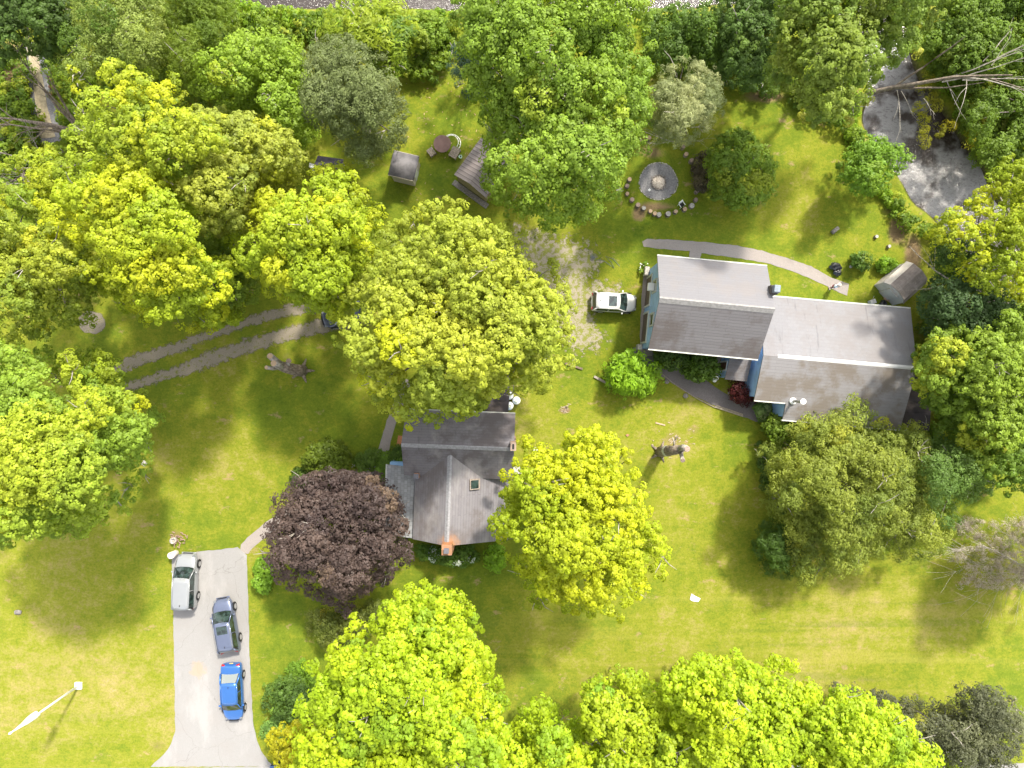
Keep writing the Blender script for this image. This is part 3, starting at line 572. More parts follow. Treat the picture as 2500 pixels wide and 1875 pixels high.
tree('hemlock_tree', 'feathery olive green tree in front of the blue house, lower right', [(1835, 860), (1885, 900), (1935, 925), (1990, 925), (2000, 990), (2010, 1070), (2042, 1130), (2032, 1185), (1960, 1198), (1900, 1190), (1850, 1225), (1780, 1235), (1735, 1255), (1712, 1200), (1700, 1135), (1662, 1090), (1672, 1030), (1645, 980), (1690, 945), (1740, 905), (1790, 915)], 1.2, 4, 8, 'fine', [(.31, .335, .045), (.175, .22, .035), (.34, .35, .04)], .85, .35, TG, nl=16, under=.4, relief=2.2)
tree('spruce_tree', 'dark green spruce tucked under the feathery olive tree', ell(1690, 1182, 52, 58), .5, 2.2, 4.5, 'needle', DGRN, .8, .2, None)
tree('maple_tree', 'golden yellow maple right of the grey house, in the middle of the lawn', [(1260, 920), (1300, 930), (1340, 962), (1372, 1000), (1388, 1090), (1420, 1165), (1452, 1205), (1440, 1238), (1385, 1248), (1385, 1290), (1330, 1338), (1240, 1318), (1160, 1292), (1112, 1230), (1095, 1180), (1065, 1140), (1062, 1118), (1100, 1085), (1078, 1042), (1130, 960), (1200, 968), (1238, 935)], 3, 10, 16, 'maple', [(.46, .47, .014), (.31, .38, .016), (.48, .50, .016)], 1.2, .4, TG, nl=20, grow=.98)
tree('copper_beech_tree', 'dark purple leaved tree at the left corner of the grey house', [(690, 1014), (740, 1018), (815, 1028), (855, 1062), (878, 1120), (884, 1180), (870, 1230), (820, 1258), (745, 1318), (660, 1270), (590, 1250), (572, 1180), (602, 1072), (645, 1034)], 2, 6, 10.5, 'purple', PUR, 1.0, .35, None, grow=.97)
tree('linden_tree', 'large lime green linden at the bottom photo edge, left of the lawn', [(885, 1270), (930, 1272), (1005, 1300), (1028, 1380), (1055, 1420), (1060, 1500), (1092, 1560), (1128, 1590), (1140, 1700), (1050, 1760), (700, 1760), (650, 1680), (655, 1600), (652, 1540), (690, 1490), (695, 1420), (755, 1375), (800, 1330), (850, 1300)], 3, 12, 18, 'linden', LIME, 1.35, .5, TG, bark='pale_bark', nl=26)
LG = 'lime green lindens along the road'
tree('linden_tree', 'narrow lime green linden at the bottom edge, between its two bigger neighbours', [(1135, 1540), (1185, 1528), (1200, 1560), (1240, 1572), (1290, 1602), (1285, 1740), (1110, 1740), (1120, 1620)], 2, 8, 13, 'linden', LIME, 1.1, .3, LG)
tree('linden_tree', 'round lime green linden in the middle of the roadside row', [(1345, 1458), (1398, 1478), (1432, 1535), (1440, 1582), (1520, 1605), (1520, 1740), (1290, 1740), (1290, 1610), (1252, 1562), (1272, 1500)], 2, 8, 14, 'linden', [(.38, .45, .018), (.29, .39, .02), (.22, .36, .03)], 1.2, .35, LG)
tree('linden_tree', 'widest lime green linden of the roadside row, at bottom right of the lawn', [(1450, 1455), (1560, 1432), (1640, 1448), (1690, 1438), (1738, 1485), (1800, 1502), (1900, 1532), (1955, 1562), (1985, 1600), (2050, 1640), (2110, 1760), (1530, 1760), (1505, 1605), (1442, 1580), (1452, 1530), (1436, 1490)], 2, 10, 16, 'linden', LIME, 1.35, .45, LG, nl=16)
tree('crabapple_tree', 'dark grey green tree in the bottom right corner by the road', [(1880, 1520), (1970, 1535), (2060, 1540), (2095, 1520), (2125, 1488), (2175, 1502), (2205, 1560), (2190, 1640), (2150, 1740), (2080, 1740), (2050, 1660), (1980, 1600)], 2, 6, 11, 'fine', DGRY, .95, .25, None)
shrub('crabapple_shrub', 'thin dark grey green shrub peeping over the widest roadside linden', [(1800, 1488), (1840, 1492), (1880, 1510), (1930, 1512), (1960, 1540), (1900, 1560), (1820, 1530)], 3.5, 'fine', DGRY, .6, cat='shrub')
tree('young_locust_tree', 'small golden tree at the mouth of the driveway', [(590, 1582), (640, 1570), (662, 1600), (668, 1690), (620, 1690), (600, 1640), (583, 1610)], 1.5, 4, 7, 'maple', [(.45, .40, .012), (.36, .36, .015), (.46, .34, .01)], .75, .12, None, nl=12)
shrub('holly_shrub', 'dark green rounded bush beside the driveway, above the golden tree', [(580, 1482), (640, 1452), (680, 1470), (672, 1530), (640, 1555), (600, 1555), (570, 1522)], 3.2, 'shrub', [(.07, .14, .03), (.12, .2, .03), (.16, .25, .03)], .65)
shrub('juniper_shrub', 'olive yellow bush below the purple tree', [(672, 1322), (740, 1330), (815, 1300), (832, 1345), (765, 1388), (700, 1388), (668, 1352)], 3, 'fine', [(.2, .21, .035), (.13, .16, .03), (.3, .26, .03)], .65)
tree('maple_tree', 'yellow green maple just beyond the right photo edge, by the dry pale bush', ell(2390, 1185, 100, 105, 12), 3, 7, 12, 'maple', YEL2, 1.3, .35, TG, nl=8)
# riverside trees across the top
RG = 'trees along the creek bank'
tree('alder_tree', 'dark green alder in the top left corner above the boardwalk', [(-60, -60), (130, -60), (150, 40), (140, 100), (95, 120), (60, 108), (0, 130), (-60, 120)], 2, 8, 12, 'maple', DGRN, 1.1, .3, RG)
tree('alder_tree', 'mid green alder with pale bare boughs, second from the top left corner', [(140, -60), (330, -60), (340, 40), (330, 120), (290, 150), (230, 140), (150, 165), (125, 110), (150, 40)], 2, 8, 13, 'fine', [(.17, .23, .04), (.25, .30, .06), (.10, .16, .02)], 1.1, .3, RG, nl=26, bark='pale_bark', mult=.85)
tree('sumac_tree', 'feathery dark green tree on the bank left of the top water', [(340, -40), (450, -40), (510, 30), (500, 100), (440, 130), (400, 200), (330, 150), (345, 60)], 1, 5, 8, 'needle', [(.12, .19, .025), (.19, .26, .03), (.07, .12, .02)], 1.0, .2, RG)
tree('catalpa_tree', 'bright green dense tree left of the dark oak', [(430, 130), (500, 90), (560, 70), (640, 100), (660, 150), (655, 220), (670, 262), (655, 300), (600, 275), (540, 240), (470, 220), (420, 190)], 1.5, 6, 10, 'syc', [(.21, .31, .03), (.26, .36, .035), (.32, .39, .03)], 1.1, .3, RG)
tree('locust_tree', 'yellow tipped locust tree beside the top water', [(730, 20), (790, -10), (870, 20), (895, 70), (880, 130), (840, 170), (790, 110), (740, 90), (705, 70)], 1, 5, 8, 'frond', [(.33, .36, .02), (.16, .26, .02), (.09, .18, .02)], .95, .2, RG)
shrub('spicebush_shrub', 'round mid green bush on the bank right of the yellow locust', ell(918, 70, 42, 42), 2.6, 'shrub', GRN, .6, RG)
tree('blue_spruce_tree', 'blue green spruce hidden at the left side of the tall sycamore', [(985, 110), (1010, 95), (1055, 110), (1060, 200), (1030, 210), (998, 190), (980, 150)], .6, 4, 8, 'needle', [(.06, .11, .07), (.09, .15, .09), (.05, .1, .05)], .8, .2, RG)
tree('willow_tree', 'dark green bank tree right of the sycamore, above the pale pine', [(1400, 40), (1460, 20), (1540, 15), (1560, 70), (1560, 120), (1500, 140), (1440, 150), (1408, 110)], 1, 4, 7, 'shrub', [(.07, .14, .022), (.1, .18, .025), (.15, .22, .03)], 1.0, .2, RG)
tree('willow_tree', 'dark green bank tree between the pale pine and the lime creekside tree', [(1560, -40), (1680, -40), (1690, 60), (1665, 110), (1690, 180), (1650, 195), (1600, 185), (1555, 170), (1560, 80)], 1, 5, 9, 'maple', [(.06, .12, .022), (.1, .17, .03), (.13, .2, .03)], 1.0, .2, RG)
tree('alder_tree', 'deep green tree across the creek in the top right corner', [(2080, -60), (2280, -60), (2280, 100), (2200, 120), (2140, 160), (2050, 150), (2000, 100), (2010, 50)], 1, 3, 5, 'shrub', [(.095, .165, .02), (.14, .21, .022), (.18, .24, .03)], 1.15, .3, RG)
tree('willow_tree', 'green tree over the far creek bank below the fallen trunk', [(2150, 200), (2220, 170), (2290, 200), (2290, 330), (2180, 340), (2140, 360), (2110, 290), (2080, 240)], 1, 2.5, 4, 'shrub', [(.08, .155, .02), (.15, .22, .025), (.22, .25, .03)], 1.1, .25, RG)
tree('holly_tree', 'dark green tree between the barn roofed shed and the photo edge', [(2030, 600), (2110, 600), (2180, 640), (2190, 700), (2120, 720), (2020, 715), (1995, 660)], .8, 4, 8, 'shrub', [(.045, .095, .03), (.075, .14, .04), (.1, .16, .03)], 1.0, .25, None)
tree('holly_tree', 'dark green thicket tree under the bare limbs, above the barn roofed shed', [(2025, 515), (2080, 520), (2130, 560), (2140, 620), (2090, 640), (2055, 590), (2028, 560)], .8, 3, 6, 'shrub', [(.05, .1, .025), (.085, .155, .03), (.1, .16, .03)], .9, .2, None)
tree('dogwood_tree', 'soft green tree right of the feathery olive tree', [(2010, 950), (2070, 960), (2120, 1010), (2130, 1060), (2060, 1080), (2060, 1130), (2035, 1140), (2005, 1060), (1995, 990)], 1, 5, 8, 'fine', [(.10, .17, .035), (.15, .23, .04), (.2, .26, .03)], .95, .2, None)
# garden shrubs
shrub('boxwood_shrub', 'big clipped dome of dark green boxwood above the purple tree', ell(706, 994, 49, 40, 12), 2.3, 'shrub', [(.10, .145, .012), (.135, .175, .014), (.14, .18, .02)], .5, mult=1.5)
shrub('boxwood_shrub', 'small clipped dark green boxwood left of the big clipped dome', ell(650, 1032, 20, 17, 9), 1.3, 'shrub', [(.05, .1, .012), (.07, .12, .015), (.1, .15, .02)], .4, mult=1.5)
shrub('hosta_plants', 'bright green leafy clump at the left side of the purple tree', ell(568, 1242, 15, 36, 9), .9, 'linden', [(.14, .3, .02), (.2, .36, .03), (.2, .36, .03)], .4)
shrub('hydrangea_shrub', 'green shrub dotted with white flowers below the grey house gable', [(900, 1185), (960, 1190), (1020, 1182), (1030, 1205), (990, 1225), (955, 1215), (915, 1205)], 1.4, 'shrub', [(.06, .13, .02), (.12, .22, .03), (.6, .62, .5)], .4)
shrub('lilac_shrub', 'vivid green small shrub between the grey house and the golden maple', ell(1070, 1206, 17, 24, 9), 1.6, 'linden', [(.12, .30, .015), (.17, .37, .02), (.17, .37, .02)], .45)
shrub('sumac_shrub', 'bright star shaped green sumac between the path and the lawn timber', [(1318, 790), (1345, 765), (1390, 768), (1415, 795), (1416, 825), (1390, 848), (1345, 848), (1322, 830)], 2.6, 'frond', [(.19, .36, .015), (.26, .42, .02), (.15, .3, .02)], .7, mult=1.2)
HG = 'hedge bushes under the blue house eave'
shrub('yew_shrub', 'dark yew bush under the blue house eave, nearest the garage end', ell(1450, 776, 36, 18, 10), 1.8, 'shrub', DGRN, .5, HG)
shrub('yew_shrub', 'dark yew bush under the blue house eave, nearest the entry porch', ell(1515, 795, 38, 26, 10), 2.1, 'shrub', [(.05, .115, .015), (.085, .16, .02), (.1, .18, .02)], .5, HG)
shrub('japanese_maple_shrub', 'dark red leaved shrub in the corner of the blue house wall', [(1788, 935), (1820, 935), (1840, 950), (1838, 975), (1815, 985), (1785, 970)], 1.7, 'fine', [(.11, .022, .02), (.06, .014, .014), (.14, .03, .02)], .5, px=True)
shrub('variegated_shrub', 'small cream and green bush on the dark path beside the blue wall', ell(1863, 1001, 13, 13, 8), .9, 'linden', [(.35, .38, .16), (.14, .24, .05), (.4, .42, .2)], .3, px=True)
shrub('rhododendron_shrub', 'fresh green bush at the lower left corner of the blue house', [(1875, 1015), (1905, 1015), (1935, 1040), (1935, 1065), (1905, 1080), (1878, 1068), (1862, 1040)], 2.2, 'shrub', [(.13, .2, .02), (.19, .26, .025), (.09, .16, .02)], .55, px=True)
shrub('rose_shrub', 'small green bush on the lawn right of the black garbage bags', ell(2103, 637, 21, 20, 8), 1.1, 'shrub', [(.06, .14, .02), (.11, .2, .03), (.2, .25, .02)], .38, px=True)
shrub('weedy_plants', 'low green weeds left of the barn roofed shed', ell(2165, 648, 20, 14, 8), .4, 'shrub', [(.12, .25, .02), (.18, .32, .02), (.2, .33, .02)], .3, px=True)
shrub('perennial_plants', 'leafy green bed at the path corner left of the grey house', [(868, 1120), (905, 1100), (925, 1105), (908, 1140), (880, 1150)], .8, 'shrub', [(.07, .14, .02), (.13, .2, .025), (.12, .2, .02)], .35, px=True)
shrub('fern_plants', 'bright fern clump against the light shingled lean-to', [(928, 1122), (942, 1118), (955, 1145), (948, 1160), (932, 1150)], .7, 'frond', [(.1, .24, .02), (.15, .3, .03), (.1, .2, .02)], .35, px=True)
shrub('lily_plants', 'green plants along the wall beside the orange bench', [(950, 1105), (985, 1090), (986, 1130), (960, 1135)], .7, 'shrub', [(.06, .12, .02), (.12, .2, .02), (.1, .2, .02)], .35, px=True)
shrub('young_sumac_shrub', 'small pale green sumac sprout beside the golden driveway tree', ell(672, 1780, 26, 20, 8), 1.2, 'frond', [(.12, .26, .05), (.18, .32, .06), (.1, .2, .02)], .4, px=True)
shrub('lilac_shrub', 'green bush squeezed between the dark holly and the large linden', [(700, 1630), (735, 1620), (765, 1650), (760, 1700), (725, 1700)], 2, 'fine', [(.12, .26, .02), (.18, .3, .03), (.1, .2, .02)], .5, px=True)
shrub('barberry_shrub', 'brownish twiggy bush between the fire circle and the bushy tree', ell(1716, 420, 20, 45, 9), 1.3, 'fine', [(.13, .11, .06), (.09, .075, .045), (.16, .16, .05)], .4, px=True, mult=.7)
# undergrowth along the creek: uncountable
def undergrowth(name, polys, h, pal, style='shrub', lr=.6, mult=.8):
    Cs = []; Rs = []
    for poly in polys:
        C, R = lobes([(x * 1.1302, y * 1.1302) for x, y in poly], .2, h * .5, h, lr, 0, edge=True)
        C[:, 2] = h * rng.uniform(.15, .9, len(C)); Cs.append(C); Rs.append(R)
    o = foliage(name, np.concatenate(Cs), np.concatenate(Rs), pal, style, None, mult); return tag(o, 'leafy undergrowth of mixed weeds and brush covering the creek banks', 'undergrowth', kind='stuff')
undergrowth('undergrowth', [[(-40, 105), (50, 112), (58, 200), (75, 300), (50, 340), (10, 300), (-40, 230)], [(100, 120), (150, 160), (230, 145), (330, 150), (430, 190), (440, 230), (400, 240), (380, 180), (250, 150), (180, 200), (160, 230), (180, 280), (130, 300), (120, 200)],
    [(500, 25), (600, 32), (740, 36), (740, 90), (700, 90), (640, 95), (560, 70), (510, 90), (500, 100)], [(870, 30), (985, 35), (985, 100), (960, 150), (900, 170), (860, 160), (880, 100)], [(1395, 40), (1700, 30), (1700, 180), (1640, 195), (1560, 170), (1480, 150), (1400, 160)],
    [(2010, 100), (2290, 60), (2290, 400), (2190, 370), (2150, 330), (2120, 290), (2080, 220), (2040, 160)], [(1640, 90), (1700, 160), (1750, 240), (1800, 260), (1850, 290), (1860, 330), (1840, 290), (1800, 200)],
    [(1930, 420), (1960, 460), (2010, 480), (2030, 520), (2000, 500), (1950, 470)], [(2040, 640), (2200, 640), (2290, 760), (2290, 980), (2200, 960), (2080, 940), (2040, 900), (2010, 730), (1990, 690)],
    [(-40, 260), (20, 200), (40, 240), (55, 300), (70, 340), (100, 380), (80, 430), (-40, 430)], [(430, 130), (560, 80), (640, 110), (660, 250), (600, 300), (480, 260)], [(400, 450), (470, 480), (500, 520), (520, 600), (500, 640), (440, 560)],
    [(0, 340), (60, 350), (110, 330), (160, 400), (100, 460), (40, 440), (-20, 430)]], 1.5, [(.11, .18, .02), (.21, .29, .022), (.30, .34, .03)])
undergrowth('weeds', [[(1838, 255), (1862, 290), (1878, 330), (1905, 400), (1935, 440), (1962, 470), (1940, 455), (1900, 410), (1860, 340), (1835, 290)], [(700, 40), (985, 42), (985, 60), (700, 58)], [(420, -30), (470, -15), (520, 10), (600, 26), (700, 30), (985, 33), (985, 62), (700, 62), (520, 45), (420, 30)], [(1400, 44), (1700, 32), (1700, 60), (1400, 60)], [(1835, 150), (1850, 200), (1852, 250), (1838, 250), (1822, 200)], [(2010, 110), (2050, 190), (2100, 280), (2125, 320), (2160, 340), (2130, 280), (2060, 170)]], .7, [(.18, .3, .015), (.24, .34, .02), (.1, .2, .02)], 'shrub', .4)
undergrowth('brush', [[(1640, 900), (1700, 905), (1760, 910), (1850, 915), (2010, 930), (2040, 960), (2010, 1000), (1800, 960), (1690, 940)], [(1640, 960), (1670, 1080), (1690, 1110), (1660, 1060)], [(2000, 930), (2100, 1000), (2130, 1060), (2080, 1060), (2020, 1000)]], 1.2, [(.06, .12, .02), (.1, .17, .025), (.14, .2, .03)])

# ------------------------------------------------------------------ dead branches and trees
def branchy(mb, p, d, L, r, depth, spread=.5, droop=0, seed=0, kids=3):
    rr = random.Random(seed); p = Vector(p); d = Vector(d).normalized(); pts = [p]; rad = [r]; n = 5
    for i in range(n):
        d = (d + Vector((rr.uniform(-.16, .16), rr.uniform(-.16, .16), rr.uniform(-.1, .1) - droop))).normalized()
        p = p + d * L / n; pts.append(p); rad.append(max(.008, r * (1 - .8 * (i + 1) / n)))
    mb.tube(pts, rad, 6 if depth > 1 else 4, False)
    if depth > 0:
        for k in range(kids + (depth > 1)):
            i = rr.randint(1, n - 1) if k else n - 1; q = pts[i]
            dd = (d + Vector((rr.uniform(-1, 1), rr.uniform(-1, 1), rr.uniform(-.5, .6))) * spread * 1.4).normalized()
            branchy(mb, q, dd, L * rr.uniform(.35, .6), rad[i] * .65, depth - 1, spread, droop, seed * 7 + k + 1, kids)
def dead(name, label, base, tips, r, mat_='deadwood', cat='dead tree', depth=2, kids=3):
    o = thing(name, label, cat, tuple(base)); mb = MB(); b = Vector(base)
    mb2 = MB()
    for i, tp in enumerate(tips):
        tp = Vector(tp); branchy(mb2 if i else mb, b * 0, tp - b, (tp - b).length, r * (1 if i == 0 else .6), depth, .55, 0, hash_(label) + i * 13, kids)
    mb.build('trunk', M[mat_], o, True)
    if len(tips) > 1: mb2.build('boughs', M[mat_], o, True)
    return o
def hash_(s): return sum(ord(c) * (i + 3) for i, c in enumerate(s)) % 9973
dead('dead_tree', 'fallen grey dead tree with branches reaching over the boardwalk, left edge', P(208, 330, 2.5), [P(-15, 232, 5), P(20, 140, 6), P(-20, 260, 6), P(90, 200, 5)], .26)
dead('dead_tree', 'bleached dead tree with long white boughs at the left photo edge', P(140, 430, 2.5), [P(-20, 350, 7), P(-20, 395, 7.5), P(10, 455, 7), P(70, 330, 6), P(130, 350, 5), P(-30, 460, 7)], .11, 'pale_bark', kids=2)
dead('dead_tree', 'leaning bare tree with pale bark at top left beside the alders', P(380, 165, 3), [P(170, 5, 9), P(300, 110, 7), P(330, 95, 8), P(230, 60, 8)], .13, 'pale_bark', kids=2)
dead('dead_tree', 'bare grey snag standing by the left end of the top water', P(530, 36, 0), [P(480, -40, 7)], .22, 'bark', kids=2, depth=1)
o = dead('fallen_tree', 'fallen tree trunk lying across the creek with bleached branches, upper right', P(2118, 228, .2), [P(2500, 150, 8)], .26, 'deadwood', 'fallen tree', depth=1)
mb = MB()
for i, (a, b) in enumerate([((2280, 200), (2520, 100)), ((2290, 195), (2520, 125)), ((2300, 200), (2520, 160)), ((2330, 190), (2520, 195)), ((2350, 195), (2500, 215)), ((2310, 195), (2350, 300)), ((2360, 195), (2372, 290)), ((2400, 150), (2470, 60)), ((2420, 160), (2480, 90)), ((2190, 220), (2220, 330)), ((2200, 222), (2232, 280)), ((2255, 240), (2285, 290))]):
    A = Vector(P(*a, .2 + 7.8 * (a[0] - 2118) / 382)); B = Vector(P(*b, random.uniform(-.5, .6) + 7.8 * (max(b[0], a[0]) - 2118) / 382)); branchy(mb, A - o.location, B - A, (B - A).length, (.085 if i < 5 else .04), 1, .3, 0, 900 + i, 2)
mb.build('bleached_branch', M['bleached'], o, True)
C = np.array([P(2265, 190, 1.8), P(2255, 215, 1.5), P(2270, 240, 1.6), P(2285, 260, 1.5), P(2245, 270, 1.4), P(2255, 290, 1.2), P(2250, 320, 1.2), P(2255, 345, 1.1), P(2290, 320, 1.2), P(2315, 310, 1.3), P(2390, 270, 1.6), P(2375, 320, 1.5), P(2400, 300, 1.6), P(2370, 350, 1.2)])
foliage('leaves', C, np.full(len(C), .5), [(.36, .36, .02), (.26, .26, .03), (.4, .36, .02)], 'needle', o, 1.1)
o = dead('dead_shrub', 'pale leafless bush with a fan of dry twigs at the right photo edge', P(2560, 1410, 1.0), [P(2370, 1330, 3.0)] + [P(2330 + 25 * i + random.uniform(-20, 20), 1275 + (i % 5) * 34, 2.2 + .3 * (i % 3)) for i in range(9)], .07, 'pale_bark', 'shrub', 2, 5)
dp = np.array([P(2340 + random.uniform(0, 170), 1270 + random.uniform(0, 160), 1.8 + random.uniform(-.5, .6)) for _ in range(120)])
foliage('dry_twigs', dp, rng.uniform(.22, .5, len(dp)), [(.46, .40, .32), (.36, .31, .25), (.2, .22, .06)], 'needle', o, .4)
dead('dead_branch', 'bare twisted limb hanging over the barn roofed shed', P(2330, 690, 6), [P(2205, 620, 5.5), P(2220, 720, 5)], .07, 'pale_bark', 'branch', 2, 2)
dead('dead_branch', 'dead white twigs on the lawn side of the bushy tree', P(1640, 345, .4), [P(1540, 330, .9), P(1590, 350, .6), P(1650, 350, .8), P(1720, 340, .8)], .05, 'pale_bark', 'branch', 2, 3)

def snag(name, label, base, segs, r0, band=None):
    o = thing(name, label, 'tree snag', base); b = Vector(base)
    mb = MB(); main = [Vector(p) - b for p in segs[0]]; R = segs[1]
    mb.tube(main, R, 12)
    for p in range(5):      # root flare
        a = p * 1.26; mb.tube([(0, 0, .5), (.5 * R[0] * math.cos(a) * 2, .5 * R[0] * math.sin(a) * 2, .12), (2.1 * R[0] * math.cos(a), 2.1 * R[0] * math.sin(a), -.05)], [.2 * R[0] * 2, .3 * R[0], .05], 6)
    mb.build('trunk', M['deadwood'], o, True)
    for pts, rr, top in segs[2]:
        q = [Vector(p) - b for p in pts]; l = MB().tube(q, rr, 10).build('limb', M['pale_bark'], o, True)
        d = (q[-1] - q[-2]).normalized(); MB().tube([q[-1] - d * .02, q[-1] + d * .025], [rr[-1] * .93, rr[-1] * .93], 12).build('cut_end', M['cutwood'] if top else M['oldcut'], l)
    return o
b = P(738, 905)
snag('tree_snag', 'cut off dead trunk with sawn limb stubs on the lawn below the gravel track', b,
     ([b, P(720, 903, 1.4), P(700, 898, 3.0), P(685, 893, 4.2)], [.55, .5, .46, .4], [
      ([P(690, 895, 3.8), P(672, 880, 5), P(659, 869, 6.2)], [.32, .28, .25], 1), ([P(688, 896, 4), P(676, 890, 5.2), P(668, 887, 5.8)], [.33, .3, .26], 1),
      ([P(680, 897, 4.2), P(664, 899, 5), P(650, 897, 5.8)], [.2, .17, .16], 1), ([P(700, 897, 3), P(703, 886, 3.8), P(705, 881, 4.2)], [.22, .2, .22], 0)]), .5)
b = P(1612, 1103)
o = snag('tree_snag', 'cut off dead trunk with a pale painted band standing on the right lawn', b,
     ([b, P(1622, 1102, 1.6), P(1640, 1100, 3.6), P(1662, 1097, 5.6)], [.5, .46, .42, .36], [
      ([P(1660, 1097, 5.4), P(1668, 1092, 6.2), P(1678, 1096, 7.0)], [.3, .26, .25], 0), ([P(1660, 1100, 5.2), P(1664, 1112, 6.0), P(1667, 1124, 6.6)], [.18, .16, .2], 0),
      ([P(1645, 1095, 4.2), P(1646, 1080, 4.6), P(1642, 1068, 4.8)], [.09, .07, .04], 0), ([P(1645, 1080, 4.5), P(1652, 1068, 4.8), P(1655, 1064, 5)], [.06, .05, .03], 0)]), .5)
q = [Vector(P(1628, 1101, 2.3)) - Vector(b), Vector(P(1633, 1100.5, 2.8)) - Vector(b)]
MB().tube(q, [.485, .48], 14, False).build('painted_band', M['trim'], o)

# ------------------------------------------------------------------ buildings
def hframe(cx, cy, ang):
    a = math.radians(ang); u = Vector((math.cos(a), math.sin(a))); v = Vector((-math.sin(a), math.cos(a))); o = Vector((cx, cy))
    return lambda x, y: tuple(o + u * x + v * y)
def roof_gable(fr, x0, x1, y0, yr, y1, z0, zr, z1, th=.14):
    """ridge along x at yr; returns (north MB, south MB)"""
    def slopef(ya, za, yb, zb):
        vs = [(*fr(x0, ya), za), (*fr(x1, ya), za), (*fr(x1, yb), zb), (*fr(x0, yb), zb)]
        lo = [(v[0], v[1], v[2] - th) for v in vs]; m = MB(); m.add(vs + lo, [(0, 1, 2, 3), (7, 6, 5, 4), (0, 4, 5, 1), (1, 5, 6, 2), (2, 6, 7, 3), (3, 7, 4, 0)]); return m
    return slopef(yr, zr, y1, z1), slopef(y0, z0, yr, zr)
def fbox(fr, ang, x0, x1, y0, y1, z0, z1): # box in house frame
    m = MB(); m.prism([fr(x0, y0), fr(x1, y0), fr(x1, y1), fr(x0, y1)], z0, z1); return m
def gable_wall(fr, x0, x1, y0, yr, y1, z0, zr, z1):
    m = MB(); vs = []
    for x in (x0, x1):
        vs += [(*fr(x, y0), -.1), (*fr(x, y1), -.1), (*fr(x, y1), z1), (*fr(x, yr), zr), (*fr(x, y0), z0)]
    m.add(vs, [(0, 1, 2, 3, 4), (9, 8, 7, 6, 5), (0, 5, 6, 1), (1, 6, 7, 2), (2, 7, 8, 3), (3, 8, 9, 4), (4, 9, 5, 0)]); return m
rA = math.radians(5.5)
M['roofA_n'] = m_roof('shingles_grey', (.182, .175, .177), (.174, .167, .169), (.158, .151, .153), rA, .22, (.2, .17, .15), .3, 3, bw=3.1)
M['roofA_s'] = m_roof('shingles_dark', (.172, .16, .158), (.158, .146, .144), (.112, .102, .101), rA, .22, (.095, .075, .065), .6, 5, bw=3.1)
M['roofB_n'] = m_roof('shingles_pale', (.212, .204, .202), (.202, .194, .193), (.193, .185, .184), math.radians(5), .3, (.185, .168, .165), .6, 9, streak='v')
M['roofB_s'] = m_roof('shingles_brown', (.225, .212, .204), (.212, .199, .191), (.172, .16, .152), math.radians(5), .26, (.145, .12, .095), .8, 12, bw=2.6)
M['roofC'] = m_roof('shingles_charcoal', (.185, .17, .175), (.165, .15, .155), (.12, .108, .112), math.radians(2.2), .22, (.10, .085, .085), .75, 15, streak='v', bw=3.3, worn_dapple=(.30, .28, .28))
M['roofC2'] = m_roof('shingles_charcoal_wing', (.20, .185, .187), (.178, .163, .167), (.125, .113, .115), math.radians(92), .22, (.12, .10, .095), .65, 17, bw=3.3, worn_dapple=(.31, .29, .285), rust=(1098, 1325))
M['roofC3'] = m_roof('shingles_light', (.33, .33, .325), (.22, .22, .22), (.17, .17, .17), math.radians(92), .3, (.15, .14, .13), .35, 21, bw=.35)
M['tar'] = m_roof('rolled_roofing', (.055, .047, .05), (.045, .04, .042), (.03, .028, .03), 0, 1.0, (.09, .07, .05), .4, 4, bw=4)
M['ridge'] = simple('ridge_cap', (.25, .24, .235), .9, var=.15, scale=5)
M['white_cap'] = simple('white_metal', (.55, .54, .53), .5, var=.05, scale=3)
def win(parent, m, name='window', pane=True, gm=None):
    pass
# --- blue house
BH = thing('blue_house', 'large blue sided house with long grey and brown shingled roofs at right', 'house', (*P(1850, 850)[:2], 0))
def part(mb, name, mat_, parent=BH, **kw):
    root = parent
    o = mb.build(name, mat_, parent, **kw)
    off = Vector((0, 0, 0)); p = parent
    while p is not None: off += p.location; p = p.parent
    o.matrix_parent_inverse = Matrix.Translation(off).inverted() if parent.parent is None else Matrix.Identity(4)
    return o
A = hframe(16.15, 6.32, -5.5); LA, WA = 4.55, 3.9
part(gable_wall(A, -LA + .35, LA - .3, -WA + .35, 0, WA - .35, 5.25, 7.65, 5.25), 'wall', M['blue_siding'])
n_, s_ = roof_gable(A, -LA, LA, -WA, 0, WA, 5.35, 8.0, 5.35)
rf = part(n_, 'roof', M['roofA_n']); part(s_, 'roof', M['roofA_s'])
mb = MB()
for yy in (-WA, WA): part(MB().prism([A(-LA, yy - .06), A(LA, yy - .06), A(LA, yy + .06), A(-LA, yy + .06)], 5.18, 5.37), 'gutter', M['trim'])
mb = MB(); mb.add([(*A(-LA - .01, -.34), 7.79), (*A(LA + .01, -.34), 7.79), (*A(LA + .01, 0), 8.04), (*A(-LA - .01, 0), 8.04), (*A(-LA - .01, .14), 7.93), (*A(LA + .01, .14), 7.93)], [(0, 1, 2, 3), (3, 2, 5, 4)])
part(mb, 'ridge_cap', M['ridge'])
